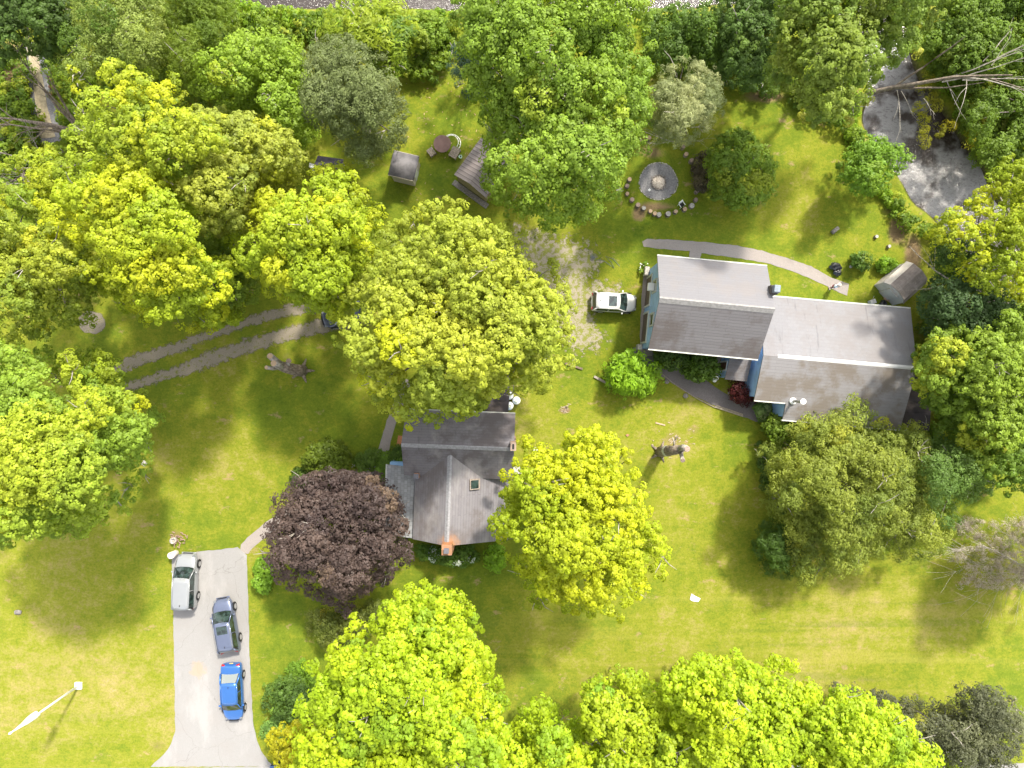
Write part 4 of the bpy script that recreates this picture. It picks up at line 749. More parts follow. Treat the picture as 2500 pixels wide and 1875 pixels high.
# garage bays and windows on the west gable (x = -LA+.35)
xw = -LA + .35
for y0, y1 in ((-3.0, -.5), (.25, 2.75)):
    d = part(fbox(A, 0, xw - .03, xw + .05, y0, y1, 0, 2.25), 'garage_door', simple('garage_door_brown', (.13, .1, .085), .7))
    f = MB()
    for a, b, c, e in ((y0 - .16, y0, 0, 2.4), (y1, y1 + .16, 0, 2.4), (y0, y1, 2.25, 2.4)): f.prism([A(xw - .09, a), A(xw + .02, a), A(xw + .02, b), A(xw - .09, b)], c, e)
    part(f, 'door_trim', M['trim'])
for y0 in (-1.75, 1.1):
    part(fbox(A, 0, xw - .04, xw + .05, y0, y0 + .9, 3.3, 4.7), 'window', M['glass'])
    f = MB()
    for a, b, c, e in ((y0 - .13, y0, 3.2, 4.83), (y0 + .9, y0 + 1.03, 3.2, 4.83), (y0, y0 + .9, 4.7, 4.83), (y0, y0 + .9, 3.2, 3.3)): f.prism([A(xw - .12, a), A(xw + .02, a), A(xw + .02, b), A(xw - .12, b)], c, e)
    part(f, 'window_trim', M['trim'])
ac = part(fbox(A, 0, xw - .55, xw - .03, 1.2, 1.85, 3.3, 3.75), 'air_conditioner', M['white'], bevel=.03)
part(fbox(A, 0, xw - .3, xw - .02, 1.7, 1.95, 2.45, 2.75), 'wall_lamp', M['trim'], bevel=.02)
for y0, y1 in ((2.95, 3.75), (-3.75, -3.2)):
    part(fbox(A, 0, xw - .45, xw - .02, y0, y1, 0, .9), 'stone_pier', M['stone'], bevel=.08)
# roof chimney at the north east corner of wing A
part(fbox(A, 0, 4.32, 4.95, 1.3, 2.0, 0, 7.4), 'chimney', simple('dark_stone_chimney', (.09, .08, .072), .8, var=.3, scale=6), bevel=.03)
part(fbox(A, 0, 4.38, 4.88, 1.36, 1.94, 7.4, 7.95), 'chimney_cap', simple('blue_grey_metal', (.17, .2, .23), .5, .3), bevel=.04)
dish = MB().lathe((0, 0, 0), [(.0, 0), (.2, .02), (.38, .09), (.42, .14), (.38, .12), (.2, .05)], 18)
dob = thing('satellite_dish', 'white satellite dish beside the chimney of the blue house', 'satellite dish', (*A(4.75, 2.75), 4.6))
dd = dish.build('dish', M['white'], dob, True); dd.rotation_euler = (0, math.radians(35), 0)
MB().tube([(-.05, 0, 0), (-.1, 0, -.5), (-.55, 0, -.55)], [.03, .03, .03], 6).build('bracket', M['metal'], dob)
# wing B
B_ = hframe(0, 0, -5.0); ze, zr = 3.3, 5.0; sl = (zr - ze) / 5.22
zs = zr - sl * (4.2 - .4)
part(gable_wall(B_, 20.68, 33.1, .75, 4.2, 9.1, 3.7, 4.82, 3.2), 'wall', M['blue_siding'])
part(fbox(B_, 0, 23.40, 33.08, -.75, 1.0, -.1, 3.2), 'wall', M['blue_siding'])
n_, s_ = roof_gable(B_, 20.6, 33.4, .4, 4.2, 9.42, zs, zr, ze)
part(n_, 'roof', M['roofB_n']); part(s_, 'roof', M['roofB_s'])
vs = [(*B_(23.32, -1.05), ze), (*B_(33.4, -1.05), ze), (*B_(33.4, .4), zs), (*B_(23.32, .4), zs)]
lo = [(v[0], v[1], v[2] - .14) for v in vs]; m_ = MB(); m_.add(vs + lo, [(0, 1, 2, 3), (7, 6, 5, 4), (0, 4, 5, 1), (1, 5, 6, 2), (3, 7, 4, 0), (2, 6, 7, 3)])
part(m_, 'roof', M['roofB_s'])
part(MB().prism([B_(20.6, .33), B_(23.24, .33), B_(23.24, .43), B_(20.6, .43)], zs - .18, zs + .012), 'gutter', M['trim'])
part(MB().prism([B_(23.25, -1.12), B_(33.4, -1.12), B_(33.4, -1.02), B_(23.25, -1.02)], ze - .18, ze + .012), 'gutter', M['trim'])
part(MB().prism([B_(21, 9.4), B_(33.4, 9.4), B_(33.4, 9.5), B_(21, 9.5)], ze - .18, ze + .012), 'gutter', M['trim'])
mb = MB(); mb.add([(*B_(21.8, 4.08), zr - .035), (*B_(33.2, 4.08), zr - .035), (*B_(33.2, 4.22), zr + .03), (*B_(21.8, 4.22), zr + .03), (*B_(21.8, 4.40), zr - .03), (*B_(33.2, 4.40), zr - .03)], [(0, 1, 2, 3), (3, 2, 5, 4)])
part(mb, 'ridge_cap', M['white_cap'])
mb = MB(); vx = P(1937, 979, 4.0); mb.tube([(vx[0], vx[1], 3.7), (vx[0], vx[1], 5.9)], [.12, .12], 12); part(mb, 'flue_pipe', M['metal'], smooth=True)
mb = MB().lathe((vx[0], vx[1], 5.85), [(.2, 0), (.24, .05), (.24, .12), (.06, .2)], 14); part(mb, 'flue_cap', M['white'])
mb = MB().lathe((vx[0], vx[1], 3.95), [(.3, -.08), (.28, .02), (.16, .1)], 14); part(mb, 'flue_collar', M['white'])
# right flat roof
part(fbox(B_, 0, 33.42, 36.3, -.9, 5.2, 2.5, 2.65), 'porch_roof', M['tar'])
for x, y in ((36.1, -.7), (36.1, 5.0), (36.1, 2.1), (33.7, -.7)):
    part(fbox(B_, 0, x - .06, x + .06, y - .06, y + .06, 0, 2.5), 'porch_post', M['white'])
# entry porch
pr = [(18.72, 2.3), (20.62, 2.2), (20.28, .22), (18.38, .4)]
m_ = MB(); m_.prism([pr[3], pr[2], pr[1], pr[0]], [2.62, 2.62, 2.98, 2.98], [2.74, 2.74, 3.1, 3.1]); part(m_, 'entry_roof', M['roofA_s'])
m_ = MB(); m_.prism([(18.95, 2.5), (20.3, 2.4), (20.0, .5), (18.65, .62)], -.05, 2.6); part(m_, 'wall', M['blue_siding'])
dm = MB(); 
def quadbox(p0, p1, z0, z1, off):  # thin panel facing -x on the line p0-p1
    return MB().prism([(p0[0] - off, p0[1]), (p1[0] - off, p1[1]), (p1[0] + .02, p1[1]), (p0[0] + .02, p0[1])], z0, z1)
part(quadbox((18.72, 1.15), (18.86, 2.05), .05, 2.05, .06), 'door_frame', M['white'])
dr = part(quadbox((18.75, 1.28), (18.84, 1.92), .12, 1.95, .09), 'door', simple('brown_door', (.12, .05, .035), .5))

# --- grey house
GH = thing('grey_house', 'grey shingled house with two crossing gables between the purple tree and the golden maple', 'house', (*P(1120, 1150)[:2], 0))
Cf = hframe(-4.42, -5.1, -2.2)
part(gable_wall(Cf, -4.3, 4.3, -2.5, 0, 2.5, 3.95, 5.95, 3.95), 'wall', M['blue_siding'], GH)
n_, s_ = roof_gable(Cf, -4.6, 4.6, -2.8, 0.05, 2.8, 4.0, 6.2, 4.0)
part(n_, 'roof', M['roofC'], GH); part(s_, 'roof', M['roofC'], GH)
mb = MB(); mb.add([(*Cf(-4.6, -.22), 6.06), (*Cf(4.6, -.22), 6.06), (*Cf(4.6, .05), 6.23), (*Cf(-4.6, .05), 6.23), (*Cf(-4.6, .12), 6.19), (*Cf(4.6, .12), 6.19)], [(0, 1, 2, 3), (3, 2, 5, 4)])
part(mb, 'ridge_cap', simple('grey_ridge_cap', (.27, .265, .28), .9), GH)
mb = MB(); mb.prism([Cf(-4.6, 2.78), Cf(4.6, 2.78), Cf(4.6, 2.86), Cf(-4.6, 2.86)], 3.85, 4.02); part(mb, 'gutter', M['trim'], GH)
# wing C2: ridge along y
def roof2(fr, xl, xr_, xR, y0, y1, zl, zr_, zR, th=.14):
    def s(xa, za, xb, zb, yy0, yy1):
        vs = [(*fr(xa, yy0), za), (*fr(xb, yy0), zb), (*fr(xb, yy1), zb), (*fr(xa, yy1), za)]
        lo = [(v[0], v[1], v[2] - th) for v in vs]; m = MB(); m.add(vs + lo, [(0, 1, 2, 3), (7, 6, 5, 4), (0, 4, 5, 1), (1, 5, 6, 2), (2, 6, 7, 3), (3, 7, 4, 0)]); return m
    return s(xl, zl, xr_, zr_, y0, y1), s(xr_, zr_, xR, zR, y0, y1)
# trim the wing where it dives under the main roof: use a y1 inside the main volume
def wing_half(xa, za, xb, zb, y0, th=.14):
    # top edge follows the intersection with the south slope of the main roof (z = 6.2 + (y-.05)*(2.2/2.85))
    k = 2.2 / 2.85
    def yint(z): return max(-2.8, min(.04, .05 + (z - 6.2) / k))
    pts = []; n = 8
    for i in range(n + 1):
        t = i / n; x = xa + (xb - xa) * t; z = za + (zb - za) * t; pts.append((x, yint(z) + .02, z))
    vs = [(*Cf(xa, y0), za), (*Cf(xb, y0), zb)] + [(*Cf(p[0], p[1]), p[2]) for p in pts[::-1]]
    m = MB(); nn = len(vs); lo = [(v[0], v[1], v[2] - th) for v in vs]
    m.add(vs + lo, [tuple(range(nn)), tuple(range(nn, 2 * nn))[::-1]] + [(i, i + nn, (i + 1) % nn + nn, (i + 1) % nn) for i in range(nn)]); return m
yb = -8.25
part(wing_half(-3.72, 3.6, -.62, 5.6, yb), 'roof', M['roofC2'], GH)
part(wing_half(-.62, 5.6, 4.4, 2.55, yb), 'roof', M['roofC2'], GH)
mb = MB(); mb.add([(*Cf(-.86, yb), 5.46), (*Cf(-.62, yb), 5.64), (*Cf(-.46, yb), 5.53), (*Cf(-.86, -.8), 5.46), (*Cf(-.62, -.75), 5.64), (*Cf(-.46, -.8), 5.53)], [(0, 1, 4, 3), (1, 2, 5, 4)])
part(mb, 'ridge_cap', simple('wing_ridge_cap', (.27, .265, .28), .9), GH)
m_ = MB(); a = [(-3.45, -.1), (4.1, -.1), (4.1, 2.55), (-.62, 5.4), (-3.45, 3.6)]
vs = [(*Cf(x, yb + .3), z) for x, z in a] + [(*Cf(x, -2.4), z) for x, z in a]
m_.add(vs, [(0, 1, 2, 3, 4), (9, 8, 7, 6, 5)] + [(i, i + 5, (i + 1) % 5 + 5, (i + 1) % 5) for i in range(5)]); part(m_, 'wall', M['blue_siding'], GH)
# lean-to C3
lt = [Cf(-6.35, -8.2), Cf(-3.78, -8.25), Cf(-3.78, -2.2), Cf(-6.35, -2.1)]
m_ = MB(); m_.prism(lt, [2.48, 3.18, 3.18, 2.48], [2.6, 3.3, 3.3, 2.6]); part(m_, 'lean_to_roof', M['roofC3'], GH)
m_ = MB(); m_.prism([Cf(-6.1, -8.0), Cf(-3.5, -8.0), Cf(-3.5, -1.9), Cf(-6.1, -1.9)], -.1, 2.46); part(m_, 'wall', m_siding('pale_blue_siding', (.25, .42, .66)), GH)
m_ = MB(); m_.prism([Cf(-6.42, -8.2), Cf(-6.35, -8.2), Cf(-6.35, -2.1), Cf(-6.42, -2.1)], 2.42, 2.62); part(m_, 'rake_trim', M['trim'], GH)
# rear low part
m_ = MB(); m_.prism([Cf(2.0, 2.4), Cf(4.0, 2.4), Cf(4.05, 5.2), Cf(2.0, 5.2)], [2.75, 2.75, 2.55, 2.55], [2.87, 2.87, 2.67, 2.67]); part(m_, 'rear_roof', M['tar'], GH)
m_ = MB(); m_.prism([Cf(2.15, 2.4), Cf(3.85, 2.4), Cf(3.85, 5.05), Cf(2.15, 5.05)], -.1, 2.55); part(m_, 'wall', M['blue_siding'], GH)
# chimneys
def chim(px0, px1, py0, py1, z, mat_, flue):
    x0, y1, _ = P(px0, py0, z); x1, y0, _ = P(px1, py1, z); m = MB().prism([(x0, y0), (x1, y0), (x1, y1), (x0, y1)], -.1, z)
    c = part(m, 'chimney', mat_, GH, bevel=.01); cx, cy = (x0 + x1) / 2, (y0 + y1) / 2
    if flue: part(MB().box((cx, cy, z + .12), (.32, .32, .24)), 'flue', simple('flue_clay', (.09, .09, .1), .8), GH); part(MB().box((cx, cy, z + .30), (.42, .42, .05)), 'flue_cap', simple('flue_cap_dark', (.12, .12, .14), .6), GH)
    else: part(MB().box((cx, cy, z + .003), (.16, .42, .03)), 'flue', M['dark'], GH)
chim(1078, 1103, 1330, 1356, 6.5, M['orange_brick'], 1); chim(1246, 1260, 1080, 1101, 6.9, M['brick'], 0); chim(1011, 1023, 1156, 1168, 4.5, M['orange_brick'], 1)
# skylight
sx, sy = Cf(1.35, -3.0)[0], -8.35
zt_ = 5.6 - (1.4 + .62) * (3.05 / 5.02)
tilt = math.atan(3.05 / 5.02)
part(MB().box((-3.12, -8.4, zt_ + .14), (.95, .9, .14), 0, 0, tilt), 'skylight_frame', M['wood'], GH, bevel=.02)
part(MB().box((-3.11, -8.4, zt_ + .225), (.72, .7, .02), 0, 0, tilt), 'skylight', M['glass'], GH)

# --- sheds
def gable_shed(name, label, c, ang, L, Wd, ze_, zr_, roofm, wallm, over=.15, side=None):
    o = thing(name, label, 'shed', (c[0], c[1], 0), 0); fr = hframe(0, 0, ang)
    gable_wall(fr, -L / 2 + over, L / 2 - over, -Wd / 2 + over, 0, Wd / 2 - over, ze_ - .08, zr_ - .12, ze_ - .08).build('wall', wallm, o)
    n, s = roof_gable(fr, -L / 2, L / 2, -Wd / 2, 0, Wd / 2, ze_, zr_, ze_, .08)
    n.build('roof', roofm, o); s.build('roof', roofm, o); return o, fr
M['shedroof'] = simple('black_metal_roof', (.12, .112, .118), .65, .0, var=.25, scale=2)
# small shed: mono-pitch with curved front edge
c = P(985, 404, 2.2); S1 = thing('garden_shed', 'small beige shed with black metal roof below the dark oak', 'shed', (c[0], c[1], 0), math.radians(-13.5))
MB().box((0, 0, 1.05), (1.95, 1.95, 2.1)).build('wall', M['beige'], S1)
m_ = MB(); prof = [(-1.14, 2.17), (-1.12, 2.2), (-.6, 2.22), (0, 2.23), (.85, 2.22), (1.05, 2.17), (1.13, 2.02)]
vs = [(x, -1.08, z) for x, z in prof] + [(x, 1.08, z) for x, z in prof] + [(x, -1.08, z - .05) for x, z in prof] + [(x, 1.08, z - .05) for x, z in prof]; n = len(prof)
fs = [(i, i + 1, n + i + 1, n + i) for i in range(n - 1)] + [(2 * n + i, 3 * n + i, 3 * n + i + 1, 2 * n + i + 1) for i in range(n - 1)] + [(i, 2 * n + i, 2 * n + i + 1, i + 1) for i in range(n - 1)] + [(n + i, n + i + 1, 3 * n + i + 1, 3 * n + i) for i in range(n - 1)]
m_.add(vs, fs); m_.build('roof', M['shedroof'], S1, True)
for y in (-1.1, 1.1): MB().box((0, y, 2.12), (2.24, .05, .14)).build('fascia', M['beige'], S1)
MB().box((0.99, -.1, .95), (.04, .8, 1.8)).build('door', M['trim'], S1); MB().box((1.03, .2, 1.0), (.05, .05, .16)).build('handle', M['metal'], S1)
# shed with ribbed metal roof under sycamore
t = NT('ribbed_metal_roof'); w_ = t.n('ShaderNodeTexWave', {'Vector': t.mapping(math.radians(-54), (1, 1, 1)), 'Scale': .92, 'Distortion': .0, 'Phase Offset': .3}, wave_type='BANDS', bands_direction='X').outputs['Fac']
M['ribbed'] = t.done(t.pbr(t.mix((.235, .20, .195), (.09, .072, .07), t.ramp(w_, .9, .98)), .5, .1, t.bump(w_, .3, .04)))
c = P(1180, 408, 2.3); S2, fr = gable_shed('ribbed_shed', 'long shed with brown ribbed metal roof half hidden under the sycamore', (c[0], c[1]), 54, 4.0, 3.4, 2.2, 3.0, M['ribbed'], simple('tan_board', (.24, .2, .1), .8, var=.2))
MB().prism([fr(-2.4, -1.9), fr(-1.9, -1.9), fr(-1.9, 1.9), fr(-2.4, 1.9)], -.02, .12).build('stone_step', M['rock'], S2, bevel=.03)
# small dark tent roof
c = P(802, 410, 1.8); S3, fr = gable_shed('tarp_shelter', 'small dark roofed shelter poking out above the yellow maple', (c[0], c[1]), -8, 2.3, 2.0, 1.6, 2.2, simple('dark_tarp', (.035, .03, .045), .7, var=.3, scale=2), M['grey_siding'])
MB().prism([fr(-1.75, -.1), fr(-1.2, -.2), fr(-1.2, .15), fr(-1.75, .25)], .0, 1.7).build('pale_panel', M['white'], S3)
# gambrel shed
c = P(2213, 689, 2.0); S4 = thing('barn_shed', 'grey barn style shed with brown shingled gambrel roof beside the creek bank', 'shed', (c[0], c[1], 0), math.radians(42))
Ls, w2_ = 2.75, 1.3; pr = [(-w2_, 1.75), (-.9, 2.35), (0, 2.62), (.9, 2.35), (w2_, 1.75)]
a = [(-w2_ + .08, -.05)] + [(-w2_ + .08, 1.7)] + [(p[0] * .93, p[1] - .07) for p in pr[1:4]] + [(w2_ - .08, 1.7), (w2_ - .08, -.05)]
vs = [(-Ls / 2 + .08, y, z) for y, z in a] + [(Ls / 2 - .08, y, z) for y, z in a]; n = len(a)
m_ = MB(); m_.add(vs, [tuple(range(n)), tuple(range(n, 2 * n))[::-1]] + [(i, i + n, (i + 1) % n + n, (i + 1) % n) for i in range(n)]); m_.build('wall', M['grey_siding'], S4)
brn = m_roof('shingles_tan', (.33, .285, .25), (.3, .26, .23), (.25, .21, .185), math.radians(-42), .2, (.1, .07, .055), .5, 31)
for i in range(4):
    (ya, za), (yb_, zb_) = pr[i], pr[i + 1]
    vs = [(-Ls / 2, ya, za), (Ls / 2, ya, za), (Ls / 2, yb_, zb_), (-Ls / 2, yb_, zb_)]; lo = [(v[0], v[1], v[2] - .06) for v in vs]
    m_ = MB(); m_.add(vs + lo, [(0, 3, 2, 1), (7, 4, 5, 6), (0, 1, 5, 4), (1, 2, 6, 5), (2, 3, 7, 6), (3, 0, 4, 7)]); r_ = m_.build('roof', M['grey_siding'] if i == 3 else brn, S4)
m_ = MB(); m_.prism([(-Ls / 2 - .04, -.5), (-Ls / 2 + .06, -.5), (-Ls / 2 + .06, .5), (-Ls / 2 - .04, .5)], .05, 1.9); m_.build('door', M['grey_siding'], S4)

# ------------------------------------------------------------------ vehicles
def car(name, label, L, Wd, Hh, paint, c, head, kind='suv', sunroof=False, rails=False, pale_rear=False):
    o = thing(name, label, 'car', (c[0], c[1], 0.03), math.radians(head)); h = L / 2; w = Wd / 2
    hood = .98 if kind != 'sedan' else .86; belt = 1.05 if kind != 'sedan' else .92; deck = 1.08 if kind != 'sedan' else .95
    hood *= Hh / (1.65 if kind != 'sedan' else 1.45); belt *= Hh / (1.65 if kind != 'sedan' else 1.45); deck *= Hh / (1.65 if kind != 'sedan' else 1.45)
    st = [(h, .34, .45), (h - .05, .60, .6), (h - .24, .80, hood - .18), (h - .62, .93, hood - .06), (h * .42, 1.0, belt), (0, 1.0, belt), (-h * .5, 1.0, belt + .02), (-h + .45, .99, deck), (-h + .16, .95, deck - .02), (-h + .03, .86, deck - .2), (-h, .7, .6)]
    vs = []; fs = []
    for x, kw, tz in st:
        ww = w * kw
        half = [(0, tz + .02), (.5 * ww, tz + .015), (.84 * ww, tz - .03), (.97 * ww, tz - .12), (ww, min(tz - .16, .62)), (ww * .99, .42), (ww * .93, .24), (.5 * ww, .2)]
        ring = [(x, -y, z) for y, z in half] + [(x, y, z) for y, z in half[::-1][:-1]]
        vs += ring
    n = len(ring)
    for i in range(len(st) - 1):
        for k in range(n): fs.append((i * n + k, i * n + (k + 1) % n, (i + 1) * n + (k + 1) % n, (i + 1) * n + k))
    fs.append(tuple(range(n))[::-1]); fs.append(tuple(range((len(st) - 1) * n, len(st) * n)))
    MB().add(vs, fs).build('body', paint, o, True, sub=2)
    if kind == 'sedan': xa, xb, xc, xd = h * .56, h * .28, -h * .42, -h * .70
    elif kind == 'van': xa, xb, xc, xd = h * .53, h * .18, -h * .88, -h * .98
    else: xa, xb, xc, xd = h * .54, h * .17, -h * .80, -h * .95
    zb_, zt2 = belt - .02, Hh - .04; wb, wt = (w * .95, w * .77) if kind != 'sedan' else (w * .92, w * .76)
    bot = lambda x, s: Vector((x, s * wb, zb_)); top = lambda x, s: Vector((x, s * wt, zt2))
    # cabin core
    vs = [bot(xa - .05, -1) * 1, bot(xd + .05, -1), bot(xd + .05, 1), bot(xa - .05, 1), top(xb - .05, -1), top(xc + .05, -1), top(xc + .05, 1), top(xb - .05, 1)]
    vs = [Vector((v.x, v.y * .96, v.z)) for v in vs]
    MB().add(vs, [(0, 1, 2, 3), (4, 7, 6, 5), (0, 4, 5, 1), (1, 5, 6, 2), (2, 6, 7, 3), (3, 7, 4, 0)]).build('cabin', M['dark'], o)
    def panel(pts, nm, m, ins=.08, off=.015):
        c_ = sum(pts, Vector()) / len(pts); q = [p.lerp(c_, ins) for p in pts]; nn = (q[1] - q[0]).cross(q[2] - q[0]).normalized()
        if nn.dot(c_ - Vector((0, 0, .8))) < 0: nn = -nn
        a_ = [p + nn * off for p in q]; b2 = [p - nn * .02 for p in q]; k = len(q)
        MB().add(a_ + b2, [tuple(range(k)), tuple(range(k, 2 * k))[::-1]] + [(i, (i + 1) % k, (i + 1) % k + k, i + k) for i in range(k)]).build(nm, m, o)
    cu = Vector((.09, 0, 0))
    panel([bot(xa, -.93), bot(xa, -.4) + cu, bot(xa, .4) + cu, bot(xa, .93), top(xb, .93), top(xb, .4) + cu * .6, top(xb, -.4) + cu * .6, top(xb, -.93)], 'windshield', M['glass'], .03)
    panel([bot(xd, -.9), bot(xd, .9), top(xc, .9), top(xc, -.9)], 'rear_window', M['glass_pale'] if pale_rear else M['glass'], .06)
    for s in (-1, 1):
        xm = (xa + xd) / 2 - .1
        panel([bot(xa - .25, s), bot(xm, s), top(xm * .9, s), top(xb - .1, s)], 'side_window', M['glass'], .06)
        panel([bot(xm - .08, s), bot(xd + .3, s), top(xc + .12, s), top(xm * .9 - .08, s)], 'side_window', M['glass'], .06)
    pm = MB()
    for s in (-1, 1):
        for p0, p1, r in ((bot(xa, s), top(xb, s), .05), (bot(xd, s), top(xc, s), .075 if kind != 'sedan' else .09), (top(xb, s), top(xc, s), .045)):
            pm.tube([p0, p0.lerp(p1, .5) + Vector((0, s * .02, .015)), p1], [r, r * .9, r * .8], 8)
        pm.tube([bot((xa + xd) / 2 - .1, s), top(((xa + xd) / 2 - .1) * .9, s)], [.035, .03], 6)
    pm.build('pillars', paint, o, True)
    rv = []; nx = 7; ny = 7
    for i in range(nx):
        for j in range(ny):
            tx = i / (nx - 1); ty = j / (ny - 1) * 2 - 1; x = xb + .06 + (xc - xb - .1) * tx
            x += (.07 if i == 0 else 0) * (1 - ty * ty) - (.05 if i == nx - 1 else 0) * (1 - ty * ty)
            rv.append((x, ty * (wt + .01), zt2 + .015 + .05 * (1 - ty ** 2) + .02 * (1 - (2 * tx - 1) ** 2)))
    rf_ = [(i * ny + j, i * ny + j + 1, (i + 1) * ny + j + 1, (i + 1) * ny + j) for i in range(nx - 1) for j in range(ny - 1)]
    ro = MB().add(rv, rf_).build('roof', paint, o, True); md = ro.modifiers.new('solid', 'SOLIDIFY'); md.thickness = .04
    if sunroof:
        x0 = xb - .25; MB().box((x0 - .3, 0, zt2 + .088), (.72, wt * 1.3, .02)).build('sunroof', M['glass'], o, bevel=.008)
    if rails:
        for s in (-1, 1): MB().tube([(xb - .15, s * wt * .97, zt2 + .06), (xb - .3, s * wt * .97, zt2 + .1), (xc + .2, s * wt * .97, zt2 + .1), (xc + .1, s * wt * .97, zt2 + .06)], [.02] * 4, 6).build('roof_rail', M['metal'] if kind != 'white' else M['dark'], o)
    MB().box((xc + .3, 0, zt2 + .11), (.16, .03, .05)).build('antenna', M['dark'], o)
    for s in (-1, 1):
        MB().box((xa - .38, s * (w + .09), belt + .02), (.14, .2, .14)).build('mirror', paint, o, bevel=.04)
        MB().box((h - .22, s * w * .66, hood - .27), (.2, w * .26, .1), -s * .6).build('headlight', M['lens'], o, bevel=.03)
        MB().box((-h + .09, s * w * .68, deck - .2), (.14, w * .34, .2), s * .3).build('taillight', M['tail'], o, bevel=.03)
    MB().box((h - .005, 0, .55), (.06, w * .9, .16)).build('grille', M['dark'], o, bevel=.02)
    MB().box((h - .02, 0, .34), (.12, w * 1.35, .12)).build('bumper', paint, o, bevel=.05)
    MB().box((-h + .0, 0, .58), (.04, .32, .15)).build('license_plate', simple('plate_yellow', (.6, .42, .12), .5) if kind == 'sedan' else M['white'], o)
    rw = .34 if kind != 'sedan' else .32
    for x in (h * .6, -h * .56):
        for s in (-1, 1):
            arch = MB().tube([(x, s * (w - .04), rw), (x, s * (w + .012), rw)], [rw + .07] * 2, 20); arch.build('wheel_arch', M['dark'], o)
            wo_ = MB().tube([(0, s * -.1, 0), (0, s * .10, 0)], [rw] * 2, 20).build('wheel', M['rubber'], o); wo_.location = (x, s * (w - .06), rw)
            MB().tube([(0, s * .08, 0), (0, s * .108, 0)], [rw * .68] * 2, 14).build('rim', M['rim'], wo_)
            for k in range(5): pass
    return o
silver = m_paint('silver_paint', (.34, .35, .36), .4); grey = m_paint('steel_blue_grey_paint', (.14, .165, .25), .5); blue = m_paint('bright_blue_paint', (.035, .135, .40), .35)
whitep = m_paint('white_car_paint', (.58, .58, .56), .0); navy = m_paint('dark_navy_paint', (.05, .06, .10), .4)
car('minivan', 'silver minivan parked at the top left of the driveway', 4.95, 1.92, 1.75, silver, (-29.1, -17.6), 88, 'van')
car('station_wagon', 'steel grey SUV with dark sunroof, middle of the three on the driveway', 4.85, 1.86, 1.62, grey, (-25.55, -21.55), 100, 'suv', sunroof=True, rails=True)
car('sedan', 'bright blue sedan parked nose down at the bottom of the driveway', 5.1, 1.9, 1.45, blue, (-25.0, -27.55), -87.5, 'sedan', pale_rear=True)
car('white_suv', 'white SUV with sunroof parked on the gravel between the maple and the blue house', 4.02, 1.76, 1.55, whitep, (9.1, 7.3), -2.5, 'suv', sunroof=True, rails=True)
car('dark_suv', 'dark navy car half hidden under the huge sage maple', 4.5, 1.84, 1.55, navy, P(850, 769)[:2], 194, 'suv')

# ------------------------------------------------------------------ objects
# flagpole
b = P(193, 1673); FP = thing('flagpole', 'tall white flagpole on a square white base on the lower left lawn', 'flagpole', b)
MB().box((0, 0, .1), (.62, .62, .2)).build('base', M['white'], FP, bevel=.02)
MB().tube([(0, 0, .2), (0, 0, 4), (0, 0, 8.35)], [.11, .09, .05], 10).build('pole', M['white'], FP, True)
MB().lathe((0, 0, 8.35), [(.02, 0), (.09, .05), (.11, .12), (.07, .2), (.02, .28)], 10).build('finial', M['white'], FP, True)
fl = MB(); fv = []; nz = 10
prof = [(5.3, .20), (5.5, .26), (5.9, .25), (6.3, .23), (6.7, .19), (7.1, .14), (7.5, .10), (7.9, .07)]
for z, r in prof:
    for k in range(12):
        a = 2 * math.pi * k / 12; rr = r * (1 + .3 * math.sin(3 * a + z * 1.3)); fv.append((rr * math.cos(a) - .04, rr * math.sin(a) - .03, z + (.12 * math.sin(2 * a) if z < 5.6 else 0)))
fl.add(fv, [(i * 12 + k, i * 12 + (k + 1) % 12, (i + 1) * 12 + (k + 1) % 12, (i + 1) * 12 + k) for i in range(len(prof) - 1) for k in range(12)]); fl.build('furled_flag', M['white'], FP, True)
# round brown table, chairs
b = P(1079.5, 351, .75); T = thing('round_table', 'round brown garden table beside the ribbed roof shed', 'table', (b[0], b[1], 0))
MB().lathe((0, 0, .71), [(.76, 0), (.78, .02), (.78, .045), (.76, .055)], 32).build('table_top', M['brown_paint'], T)
for k in range(4):
    a = k * math.pi / 2 + .6; MB().tube([(.55 * math.cos(a), .55 * math.sin(a), 0), (.4 * math.cos(a), .4 * math.sin(a), .71)], [.035, .04], 8).build('leg', M['brown_paint'], T)
def slat_seat(name, label, px, py, rz, L, Wd, h, n, back=False):
    b = P(px, py, h); o = thing(name, label, 'bench', (b[0], b[1], 0), rz)
    for i in range(n): MB().box(((i + .5) / n * L - L / 2, 0, h), (L / n * .86, Wd, .03)).build('slat', M['wood'], o, bevel=.005)
    for sx in (-1, 1):
        for sy in (-1, 1): MB().box((sx * (L / 2 - .05), sy * (Wd / 2 - .05), h / 2 - .01), (.07, .07, h - .03)).build('leg', M['wood'], o)
    MB().box((0, Wd / 2 - .02, h * .62), (L * .98, .03, .2)).build('apron', M['wood'], o); MB().box((0, -Wd / 2 + .02, h * .62), (L * .98, .03, .2)).build('apron', M['wood'], o)
    if back:
        for i in range(n): MB().box(((i + .5) / n * L - L / 2, Wd / 2 + .06, h + .22), (L / n * .86, .03, .45), 0, -.25).build('back_slat', M['wood'], o)
    return o
slat_seat('garden_stool', 'narrow slatted wooden seat at the left of the round brown table', 1053, 370.5, math.radians(36), .62, .72, .42, 4)
slat_seat('slatted_bench', 'wide slatted wooden bench at the right of the round brown table', 1109.5, 372, math.radians(60), .98, .76, .45, 6)
b = P(1103, 350); G = thing('garden_edging', 'white curved wire edging half circle behind the round brown table', 'edging', b)
for r_, z_ in ((.62, .32), (.80, .05)):
    mb = MB(); mb.tube([(r_ * math.cos(a), r_ * math.sin(a), z_) for a in [math.radians(-40 + i * 10) for i in range(19)]], [.028] * 19, 6); mb.build('hoop', M['white'], G)
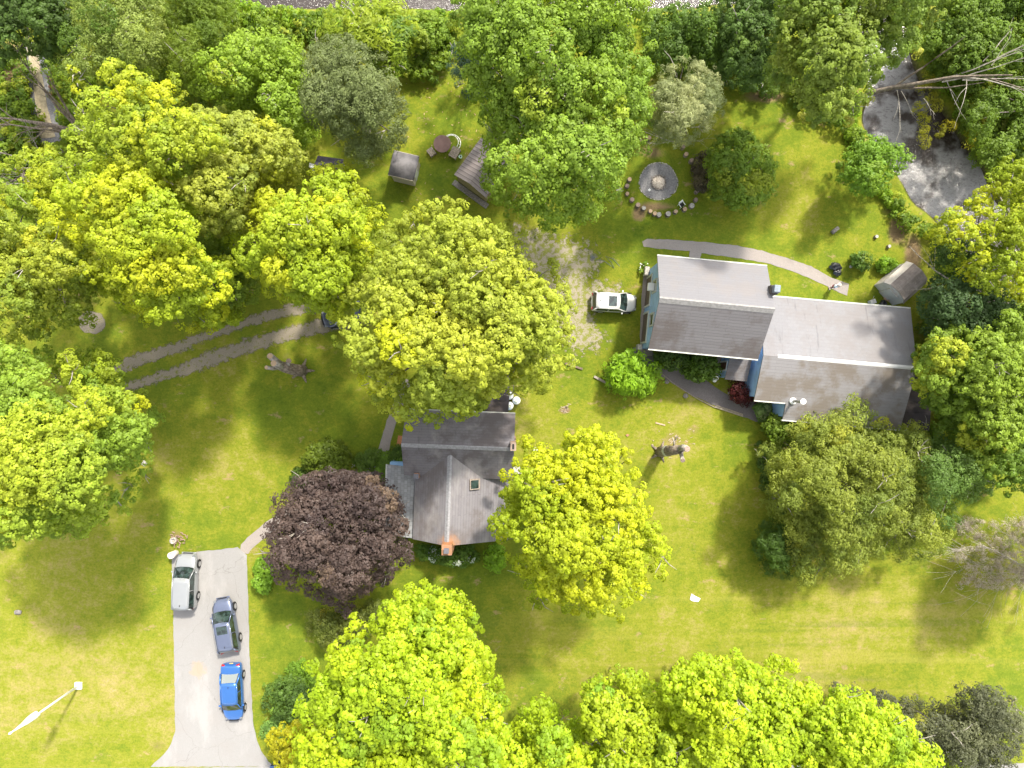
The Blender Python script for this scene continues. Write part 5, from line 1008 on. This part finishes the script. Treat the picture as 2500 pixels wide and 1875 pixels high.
for i in range(8):
    a = math.radians(-35 + i * 24); MB().tube([(.62 * math.cos(a), .62 * math.sin(a), .32), (.80 * math.cos(a), .80 * math.sin(a), 0)], [.015] * 2, 5).build('post', M['white'], G)
b = P(1124.7, 384.8); F1 = thing('flower_pot', 'small round pale green pot beside the wide slatted bench', 'pot', b)
MB().lathe((0, 0, 0), [(.1, 0), (.15, .28), (.17, .3), (.13, .3), (.12, .26)], 16).build('pot', simple('pale_green_glaze', (.35, .5, .4), .5), F1); MB().lathe((0, 0, .22), [(.06, 0), (.07, .05), (.02, .06)], 10).build('soil', M['rubber'], F1)
# fire pit
b = P(1608, 446); FPi = thing('fire_pit', 'heap of pale ash and sticks in the middle of the gravel circle', 'fire pit', b)
mb = MB()
for k in range(16): a = k * math.pi / 8; mb.blob((.62 * math.cos(a), .62 * math.sin(a), .1), .13, k, (1, 1, .8), sub=1)
mb.build('stone_ring', M['rock'], FPi)
MB().lathe((0, 0, 0), [(.66, 0), (.58, .12), (.36, .24), (.1, .31)], 20).build('ash_heap', simple('ash', (.42, .37, .32), .95, var=.3, scale=12, bump=.6), FPi, True)
mb = MB()
for k in range(70):
    a = random.uniform(0, 6.28); r_ = random.uniform(.05, .75); a2 = random.uniform(0, 6.28); l_ = random.uniform(.15, .45); p = Vector((r_ * math.cos(a), r_ * math.sin(a), .26 - .28 * r_ + .03)); mb.tube([p, p + Vector((l_ * math.cos(a2), l_ * math.sin(a2), .03))], [.014, .01], 4)
mb.build('sticks', M['deadwood'], FPi)
mb = MB()
for k in range(88):
    a = k * 2 * math.pi / 88; q = P(1607 + 46.5 * math.cos(a) * (1 + .05 * math.sin(3 * a)), 443 + 45.5 * math.sin(a)); 
    if random.random() < .8: mb.blob((q[0] - b[0], q[1] - b[1], .03), random.uniform(.035, .085), k, (1, 1, .8), sub=1)
mb.build('stone_border', M['stone'], FPi)
b = P(1585, 464); tag(MB().box((b[0], b[1], .05), (.2, .2, .05), .75).build('white_tile', M['white'], None), 'small white square tile lying on the gravel circle', 'tile')
# stumps
def clockpos(px, py):
    a = (math.degrees(math.atan2(px - 1607, 443 - py)) % 360) / 30; return int(round(a)) % 12 or 12
words = {1: 'one', 2: 'two', 3: 'three', 4: 'four', 5: 'five', 6: 'six', 7: 'seven', 8: 'eight', 9: 'nine', 10: 'ten', 11: 'eleven', 12: 'twelve'}
ST = [(1537, 438, 1, 'reddish'), (1531.5, 453, 0, 'brown'), (1532, 472, 1, 'hollow'), (1543.5, 487, 0, 'grey'), (1558, 500, 0, 'shaded'), (1571.6, 508, 2, 'white topped'), (1588.4, 515, 1, 'small'), (1599, 521, 1, 'reddish'), (1609.5, 523, 2, 'pale'),
      (1632, 521.5, 2, 'pinkish'), (1650, 516, 1, 'tilted'), (1672.5, 510, 1, 'orange brown'), (1690, 501.5, 2, 'split white'), (1699.6, 487, 0, 'dark hollow'), (1701.7, 467, 0, 'dark'), (1694, 411, 0, 'dark leaning'), (1689, 392, 0, 'grey'), (1676, 376, 1, 'brown'), (1668, 358, 0, 'shaded'), (1584.6, 336, 1, 'brown'), (1567, 344, 1, 'tan')]
for i, (x, y, tm_, wd) in enumerate(ST):
    b = P(x, y, .4); r_ = random.uniform(.17, .22) * (1.15 if tm_ == 2 else 1); hgt = random.uniform(.32, .48)
    o = thing('log_stump', '%s log stump seat at the %s o\'clock side of the fire circle' % (wd, words[clockpos(x, y)]), 'log stump', (b[0], b[1], 0), random.uniform(0, 6), 'log stump seats ringing the fire circle')
    MB().lathe((0, 0, 0), [(r_ * 1.08, 0), (r_, .1), (r_ * .97, hgt)], 11).build('bark', M['deadwood'], o)
    MB().lathe((0, 0, hgt - .01), [(r_ * .93, 0), (r_ * .9, .022)], 11).build('cut_top', [M['oldcut'], M['cutwood'], M['stone']][tm_], o)
b = P(1661, 503); ch = thing('folding_chair', 'white framed chair with black seat among the stumps below the fire circle', 'chair', b, .6)
MB().box((0, 0, .42), (.38, .38, .04)).build('seat', M['rubber'], ch); MB().box((0, .22, .66), (.4, .05, .4), 0, -.2).build('backrest', M['white'], ch)
for sx in (-1, 1):
    for sy in (-1, 1): MB().tube([(sx * .19, sy * .19, 0), (sx * .17, sy * .17, .42)], [.02, .02], 6).build('leg', M['white'], ch)
    MB().box((sx * .22, 0, .6), (.05, .42, .03)).build('armrest', M['white'], ch)
# log rounds by boardwalk
for i, (x, y, l) in enumerate([(127, 194, 'upper'), (130, 212, 'middle'), (128, 229, 'lower')]):
    b = P(x, y, .25); o = thing('log_round', 'rust brown cut log lying by the creek boardwalk, %s of three' % l, 'log', (b[0], b[1], .22), .2 * i, 'cut logs by the creek boardwalk')
    MB().tube([(-.3, .05, 0), (.3, -.05, 0)], [.22, .21], 12).build('bark', simple('rust_bark', (.2, .09, .055), .9, var=.3), o); MB().tube([(.3, -.05, 0), (.315, -.052, 0)], [.19, .19], 12).build('cut_end', M['oldcut'], o)
# pots by the driveway
def planter(name, label, px, py, h, r, tall):
    b = P(px, py); o = thing(name, label, 'planter', b)
    MB().lathe((0, 0, 0), [(r * .9, 0), (r, .08), (r * .95, h * .5), (r * 1.02, h), (r * .78, h), (r * .74, h - .18)], 20).build('pot', M['stone'] if not tall else simple('pinkish_concrete', (.6, .54, .5), .8), o, True)
    MB().lathe((0, 0, h - .22), [(r * .76, 0), (r * .74, .03)], 16).build('soil', simple('potting_soil', (.16, .09, .05), .95) if tall else simple('moss', (.2, .24, .03), .95), o); return o
planter('planter', 'round white rimmed planter of moss beside the brush heap', 427, 1318, .45, .27, False)
planter('planter', 'tall pale concrete planter at the top left corner of the driveway', 430, 1350, 1.0, .29, True)
b = P(438, 1316); BP = thing('brush_heap', 'heap of cut wood chunks beside the round planter', 'wood pile', b)
pw = simple('pinkish_wood', (.3, .2, .15), .9, var=.3)
for k in range(38):
    mb = MB(); p = Vector((random.gauss(0, .35), random.gauss(0, .32), random.uniform(.03, .3))); a = random.uniform(0, 3.1); l_ = random.uniform(.1, .3); mb.tube([p, p + Vector((l_ * math.cos(a), l_ * math.sin(a), random.uniform(-.03, .08)))], [.05, .04], 6)
    mb.build('cut_branch', pw, BP)
# garbage bags
def bag(label, px, py, r, sd, sq):
    b = P(px, py, .3); o = thing('garbage_bag', label, 'garbage bag', (b[0], b[1], 0), sd, 'black garbage bags by the north path')
    MB().blob((0, 0, r * .7), r, sd, sq, .2, 3).build('bag', M['black_plastic'], o); MB().tube([(0, 0, r * 1.15), (.06, .03, r * 1.45), (.12, .0, r * 1.6)], [.05, .06, .1], 7).build('knot', M['black_plastic'], o)
bag('larger upper black garbage bag on the lawn by the north path', 2040, 650, .42, 3, (1.25, .85, .75)); bag('smaller lower black garbage bag on the lawn by the north path', 2046, 666, .34, 5, (.85, 1.1, .75))
# person
b = P(2027, 702); PE = thing('person', 'person in white shirt, maroon shorts and pale sun hat standing on the north path', 'person', b, math.radians(200))
def skin_fig(name, verts, edges, radii, m, parent, sub=2):
    me = bpy.data.meshes.new(name); me.from_pydata(verts, edges, []); o = link(bpy.data.objects.new(name, me)); o.parent = parent
    o.modifiers.new('skin', 'SKIN'); sk = me.skin_vertices[0] if me.skin_vertices else None
    if sk is None:
        bm = bmesh.new(); bm.from_mesh(me); bm.verts.layers.skin.verify(); bm.to_mesh(me); bm.free(); sk = me.skin_vertices[0]
    for i, r in enumerate(radii): sk.data[i].radius = (r, r) if not isinstance(r, tuple) else r
    sk.data[0].use_root = True
    s = o.modifiers.new('sub', 'SUBSURF'); s.levels = sub; s.render_levels = sub; me.materials.append(m); return o
V_ = [(0, 0, .93), (0, .01, 1.1), (0, .01, 1.3), (0, 0, 1.44), (0, .01, 1.52), (0, .02, 1.62), (0, .02, 1.72),
      (.1, 0, .88), (.12, .02, .48), (.12, -.02, .09), (.13, .14, .05), (-.1, 0, .88), (-.13, .06, .48), (-.14, -.04, .09), (-.15, .12, .05),
      (.19, 0, 1.41), (.27, .04, 1.13), (.24, .22, .98), (.23, .3, .96), (-.19, 0, 1.41), (-.27, .04, 1.13), (-.25, .18, .94), (-.24, .25, .9)]
E_ = [(0, 1), (1, 2), (2, 3), (3, 4), (4, 5), (5, 6), (0, 7), (7, 8), (8, 9), (9, 10), (0, 11), (11, 12), (12, 13), (13, 14), (3, 15), (15, 16), (16, 17), (17, 18), (3, 19), (19, 20), (20, 21), (21, 22)]
R_ = [.14, .13, .14, .09, .055, .085, .08, .095, .06, .042, .035, .095, .06, .042, .035, .055, .042, .032, .035, .055, .042, .032, .035]
skin_m = simple('skin', (.5, .3, .22), .6, var=.05)
skin_fig('body', V_, E_, R_, skin_m, PE)
for s, ws in ((1, V_[18]), (-1, V_[22])):
    for k in range(5):
        a = (k - 2) * .018; l_ = [.05, .075, .08, .075, .06][k]; th = Vector(ws) + Vector((a * (1 if k else 2.2), .02, 0)); MB().tube([th, th + Vector((a * .3, l_ * .6, -.01)), th + Vector((a * .2, l_, -.035))], [.009, .008, .007], 6).build('finger' if k else 'thumb', skin_m, PE, True)
skin_fig('shirt', [(0, 0, .92), (0, .01, 1.12), (0, .01, 1.3), (0, 0, 1.43), (.2, 0, 1.41), (.25, .025, 1.22), (-.2, 0, 1.41), (-.25, .025, 1.22)], [(0, 1), (1, 2), (2, 3), (3, 4), (4, 5), (3, 6), (6, 7)], [.18, .17, .17, .11, .08, .07, .08, .07], simple('white_shirt', (.75, .77, .8), .8, var=.03), PE)
skin_fig('shorts', [(0, 0, .95), (.1, 0, .86), (.12, .015, .58), (-.1, 0, .86), (-.125, .04, .58)], [(0, 1), (1, 2), (0, 3), (3, 4)], [.17, .125, .1, .125, .1], simple('maroon_shorts', (.09, .02, .025), .8), PE)
MB().lathe((0, .02, 1.70), [(.19, 0), (.2, .015), (.11, .03), (.1, .1), (.05, .13)], 16).build('hat', simple('straw_hat', (.6, .5, .42), .9), PE, True)
for vx_ in (V_[9], V_[13]): MB().box((vx_[0], vx_[1] + .07, .05), (.1, .28, .1)).build('shoe', simple('pink_white_shoe', (.65, .5, .52), .8), PE, bevel=.03)
for s in (-1, 1): MB().blob((s * .032, .098, 1.645), .012, 1, sub=1, amp=0).build('eye', M['dark'], PE); MB().blob((s * .085, .02, 1.63), .025, 1, (.4, .8, 1.2), 0, 1).build('ear', skin_m, PE)
MB().blob((0, .11, 1.62), .018, 2, (.8, 1, 1.2), 0, 1).build('nose', skin_m, PE); MB().box((0, .097, 1.575), (.045, .01, .008)).build('mouth', M['brown_paint'], PE)
# propane tanks
for i, (x, y, l) in enumerate([(1244, 966, 'uppermost white propane tank behind the grey house'), (1261, 978, 'right hand white propane tank of the three behind the grey house'), (1244, 991, 'lowest white propane tank, touching the rear gutter of the grey house')]):
    b = P(x, y, 1.2); o = thing('propane_tank', l, 'propane tank', (b[0], b[1], 0), 0, 'white propane tanks behind the grey house')
    MB().lathe((0, 0, 0), [(.3, 0), (.36, .1), (.36, 1.0), (.33, 1.12), (.24, 1.2), (.14, 1.23)], 24).build('tank', M['white'], o, True)
    MB().lathe((0, 0, 1.2), [(.14, 0), (.15, .13), (.12, .14), (.03, .12)], 16).build('valve_collar', simple('greyed_cream', (.55, .55, .42), .6), o)
# bench orange
b = P(975, 1080, .45); o = thing('orange_bench', 'orange wooden bench between the front walk and the grey house', 'bench', (b[0], b[1], 0), math.radians(-9))
MB().box((0, 0, .44), (.42, 1.2, .05)).build('seat', M['orange_wood'], o, bevel=.01)
for sx in (-1, 1):
    for sy in (-1, 1): MB().box((sx * .16, sy * .5, .21), (.06, .06, .42)).build('leg', M['orange_wood'], o)
# timbers
def timber(name, label, p0, p1, w_, h_, m, segs=1):
    a = Vector(P(*p0)); b2 = Vector(P(*p1)); c_ = (a + b2) / 2; d = b2 - a; o = thing(name, label, 'timber', (c_.x, c_.y, 0), math.atan2(d.y, d.x))
    MB().box((0, 0, h_ / 2), (d.length, w_, h_)).build('beam', m, o, bevel=.02)
    for k in range(1, segs): MB().box((0, w_ * 1.05 * k, h_ / 2 - .02), (d.length * .96, w_ * .8, h_)).build('beam', m, o, bevel=.02)
    return o
timber('landscape_timber', 'short brown timber on the lawn beside the huge maple', (1379, 887), (1422, 901), .18, .16, simple('brown_timber', (.16, .12, .09), .9))
timber('landscape_timber', 'long pale timber on the lawn left of the bright sumac', (1450, 919), (1511, 951), .2, .18, simple('pale_timber', (.3, .26, .22), .9))
timber('landscape_timber', 'double timber edging the dark path near the blue house corner', (1745, 993), (1813, 1016), .14, .16, simple('cream_timber', (.32, .27, .2), .9), 2)
pe = [(1608, 905), (1640, 933), (1670, 953), (1700, 972), (1745, 995)]
for i in range(4): timber('path_edging', ['first', 'second', 'third', 'fourth'][i] + ' thin board edging the dark path, counted from the sumac end', pe[i], pe[i + 1], .08, .1, M['wood'])['group'] = 'boards edging the dark path'
# rocks etc
def rock(name, label, px, py, r, m='rock', sq=(1, 1, .6), sd=1, cat='rock'):
    b = P(px, py, r * .4); o = MB().blob((0, 0, 0), r, sd, sq, .15, 2).build(name, M[m]); o.location = (b[0], b[1], r * sq[2] * .7); return tag(o, label, cat)
rock('rock', 'grey boulder on the lawn just below the dark path', 1674, 966, .24, sd=4)
rock('rock', 'dark stone in the tree shade at the far left lawn', 43, 1495, .3, 'rock', (1.2, .8, .5), 6)
rock('rock', 'small dark stone at the bend of the dark path', 1628, 931, .22, 'rock', (1, 1, .5), 8)
rock('rock', 'pale stone at the foot of the red leaved shrub', 1781, 959, .17, 'stone', (1, 1, .7), 9)
rock('rock', 'small pale stone beside the small lawn bush', 2077, 651, .14, 'stone', (1, 1, .8), 12)
o = thing('old_log', 'grey hollow log lying on the upper right lawn', 'log', P(2037, 563, .1), math.radians(40)); MB().tube([(-.35, 0, .14), (.35, 0, .16)], [.19, .17], 10).build('bark', M['rock'], o, True); MB().tube([(.35, 0, .16), (.36, 0, .16)], [.12, .12], 10).build('hollow', M['dark'], o)
for x, y, l in ((2141, 577, 'upper left'), (2172, 601, 'lower right')):
    b = P(x, y, .3); o = thing('pale_stump', 'round white topped stump on the creekside lawn, %s of the pair' % l, 'stump', (b[0], b[1], 0), 0, 'pair of white topped stumps'); MB().lathe((0, 0, 0), [(.17, 0), (.15, .3)], 12).build('bark', M['deadwood'], o); MB().lathe((0, 0, .29), [(.145, 0), (.14, .03)], 12).build('cut_top', M['stone'], o)
tag(MB().box((*P(353, 1131)[:2], .04), (.42, .42, .09), .9).build('paving_slab', M['stone'], bevel=.01), 'grey square slab at the edge of the left maple shade', 'slab')
tag(MB().prism(W2([(1688, 1449), (1697, 1455), (1710, 1461), (1704, 1469), (1690, 1467), (1684, 1463)]), 0, .07).build('paving_slab', M['white'], bevel=.01), 'bright white stone slab lying on the lower right lawn', 'slab')
tag(MB().prism(W2([(1504, 466), (1512, 452), (1522, 466), (1518, 468)]), 0, .1).build('flat_stone', M['stone']), 'tan flat stone under the sycamore edge left of the fire circle', 'stone')
tag(MB().prism(W2([(1527, 1062), (1532, 1059), (1537, 1062), (1531, 1066)]), 0, .08).build('clay_brick', M['orange_brick']), 'small red brick lying on the lawn right of the golden maple', 'brick')
# wood chips
def chips(name, label, cx, cy, rpx, n, lo=.08, hi=.4):
    o = thing(name, label, 'wood scraps', P(cx, cy))
    for k in range(n):
        mb = MB()
        p = Vector((random.gauss(0, rpx / 27 * .5), random.gauss(0, rpx / 27 * .35), .03)); a = random.uniform(-.6, .8); l_ = random.uniform(lo, hi); mb.box(p, (l_, random.uniform(.03, .09), .03), a)
        mb.build('splinter', M['splinter'], o)
    return o
chips('wood_scraps', 'pale splintered wood pieces on the lawn right of the propane tanks', 1382, 1001, 18, 18)
chips('wood_scraps', 'long wood splinters scattered around the banded dead trunk', 1655, 1075, 55, 30, .08, .35)
tag(MB().box((*P(1612, 1035)[:2], .04), (.9, .12, .06), -.25).build('fallen_board', M['cutwood']), 'thin tan board lying above the banded dead trunk', 'board')
# litter leaves/sticks around table lawn -> stuff
mb = MB()
for k in range(110):
    x = random.uniform(960, 1200); y = random.uniform(190, 500); p = P(x, y, .03); mb.box(p, (random.uniform(.05, .22), random.uniform(.03, .08), .02), random.uniform(0, 3.1))
tag(mb.build('leaf_litter', simple('dry_leaf', (.34, .24, .12), .9, var=.3)), 'scattered dry leaves and bark bits on the back lawn', 'leaf litter', kind='stuff')
# hose coil
b = P(1447, 629); HO = thing('garden_hose', 'blue grey garden hose coiled on the gravel above the white SUV', 'hose', b); hm = simple('hose_rubber', (.12, .15, .16), .6)
pts = [((.32 - .012 * i + .05 * math.sin(i)) * math.cos(i * .5), (.36 - .01 * i) * math.sin(i * .5), .03 + .002 * i) for i in range(50) if .36 - .01 * i > -.2]
MB().tube(pts, [.022] * len(pts), 5).build('coil', hm, HO)
e = [Vector(P(1459, 634, .03)), Vector(P(1475, 637, .03)), Vector(P(1490, 648, .03)), Vector(P(1500, 655, .03)), Vector(P(1492, 640, .03)), Vector(P(1478, 625, .03)), Vector(P(1497, 632, .03)), Vector(P(1513, 650, .03))]
MB().tube([p - Vector(b) for p in e], [.02] * len(e), 5).build('loose_end', hm, HO)
# lamp post (white hook)
b = P(1736, 928); LP = thing('shepherd_hook', 'white garden post with round white dish and hook beside the dark path', 'garden post', b)
MB().tube([(0, 0, 0), (0, 0, 1.9)], [.03, .03], 8).build('post', M['white'], LP)
MB().lathe((0, 0, 1.0), [(.0, 0), (.16, .02), (.2, .1), (.17, .12), (.08, .06)], 18).build('dish', M['white'], LP, True)
MB().tube([(0, 0, 1.9), (.0, .12, 2.15), (-.04, .26, 2.2), (-.16, .3, 2.15), (-.24, .28, 2.05)], [.028] * 5, 6).build('hook', M['white'], LP, True)
# flowers near garage pier, pebble edge
b = P(1570, 655); o = thing('flower_clump', 'cluster of white flowers beside the upper stone pier of the blue house', 'flowers', b)
foliage('leaves', np.array([P(1572, 655, .25), P(1566, 662, .2), P(1576, 648, .3)]), np.array([.25, .2, .2]), [(.12, .22, .02), (.2, .28, .02)], 'shrub', o)
mb = MB()
for k in range(16): mb.blob((random.uniform(-.4, .4), random.uniform(-.35, .35), random.uniform(.3, .5)), random.uniform(.03, .07), k, sub=1)
mb.build('blossoms', M['white'], o)
o = thing('pebble_border', 'curved border of white pebbles at the path corner above the purple tree', 'stone border', P(872, 1132))
mb = MB()
for k in range(22):
    t_ = k / 21; q = P(860 + 30 * t_ + 3 * math.sin(k), 1140 - 26 * t_ ** .8, 0); mb.blob((q[0] - o.location.x, q[1] - o.location.y, .05), random.uniform(.06, .13), k, sub=1)
mb.build('pebbles', M['stone'], o)
# junk near barn shed
tag(MB().box((*P(2130, 737, .3)[:2], .25), (.5, .4, .5), .4).build('storage_tub', simple('pale_plastic', (.5, .47, .45), .6), bevel=.04), 'pale plastic tub against the rear wall of the blue house', 'tub')
tag(MB().box((*P(2168, 729, .3)[:2], .2), (.55, .35, .06), -.5, .3).build('cardboard_box', simple('cardboard', (.45, .3, .2), .9), bevel=.01), 'tan cardboard lying beside the barn style shed', 'cardboard')
tag(MB().blob((*P(2158, 740, .3)[:2], .2), .32, 8, (1, 1.1, .7), .2, 2).build('black_sack', M['black_plastic']), 'black sack between the house wall and the barn style shed', 'sack')
tag(MB().tube([P(2127, 741, 1.2), P(2134, 723, .1)], [.02, .02], 6).build('garden_pole', M['trim']), 'thin pale pole leaning on the rear wall of the blue house', 'pole')
# bins at bottom
def bin_(name, label, px, py, m, mlid):
    b = P(px, py, 1.0); o = thing(name, label, 'wheelie bin', (b[0], b[1], 0), math.radians(2), 'bins at the mouth of the driveway')
    MB().box((0, 0, .5), (.55, .6, .9), 0, 0, 0, 1.1).build('bin', m, o, bevel=.03); MB().box((0, -.02, .99), (.64, .72, .07)).build('lid', mlid, o, bevel=.02); MB().tube([(-.25, .4, .92), (.25, .4, .92)], [.025] * 2, 6).build('handle', M['dark'], o)
    for s in (-1, 1): MB().tube([(s * .2, .3, .1), (s * .28, .3, .1)], [.1, .1], 12).build('wheel', M['rubber'], o)
bin_('recycling_bin', 'navy blue bin at the bottom photo edge beside the driveway mouth', 668, 1879, simple('navy_plastic', (.03, .06, .14), .5), simple('blue_lid', (.06, .1, .22), .4))
bin_('refuse_bin', 'dark bin with red lid at the bottom photo edge', 691, 1882, simple('dark_plastic', (.04, .03, .07), .5), simple('red_lid', (.65, .1, .06), .5))
# white post dish near golden maple
b = P(1307, 1098, .3); o = thing('well_cap', 'small white round cap poking out by the top left of the golden maple', 'cap', (b[0], b[1], 0)); MB().lathe((0, 0, 0), [(.2, 0), (.2, .3), (.14, .36)], 16).build('cap', M['white'], o, True)
# grey house AC/slab by right wall
tag(MB().box((*P(1262, 1148, .3)[:2], .3), (.8, .6, .6)).build('wall_unit', M['stone'], bevel=.03), 'pale box unit against the right wall of the grey house', 'utility box')
# blue tarp sliver at right
b = P(2492, 985); o = thing('parked_car', 'blue parked car glimpsed at the right photo edge through the maple', 'car', b)
o_ = car('parked_car', 'blue car glimpsed through leaves at the right photo edge', 4.4, 1.8, 1.45, m_paint('deep_blue_paint', (.02, .05, .22), .3), P(2530, 990)[:2], 80, 'sedan'); bpy.data.objects.remove(o)
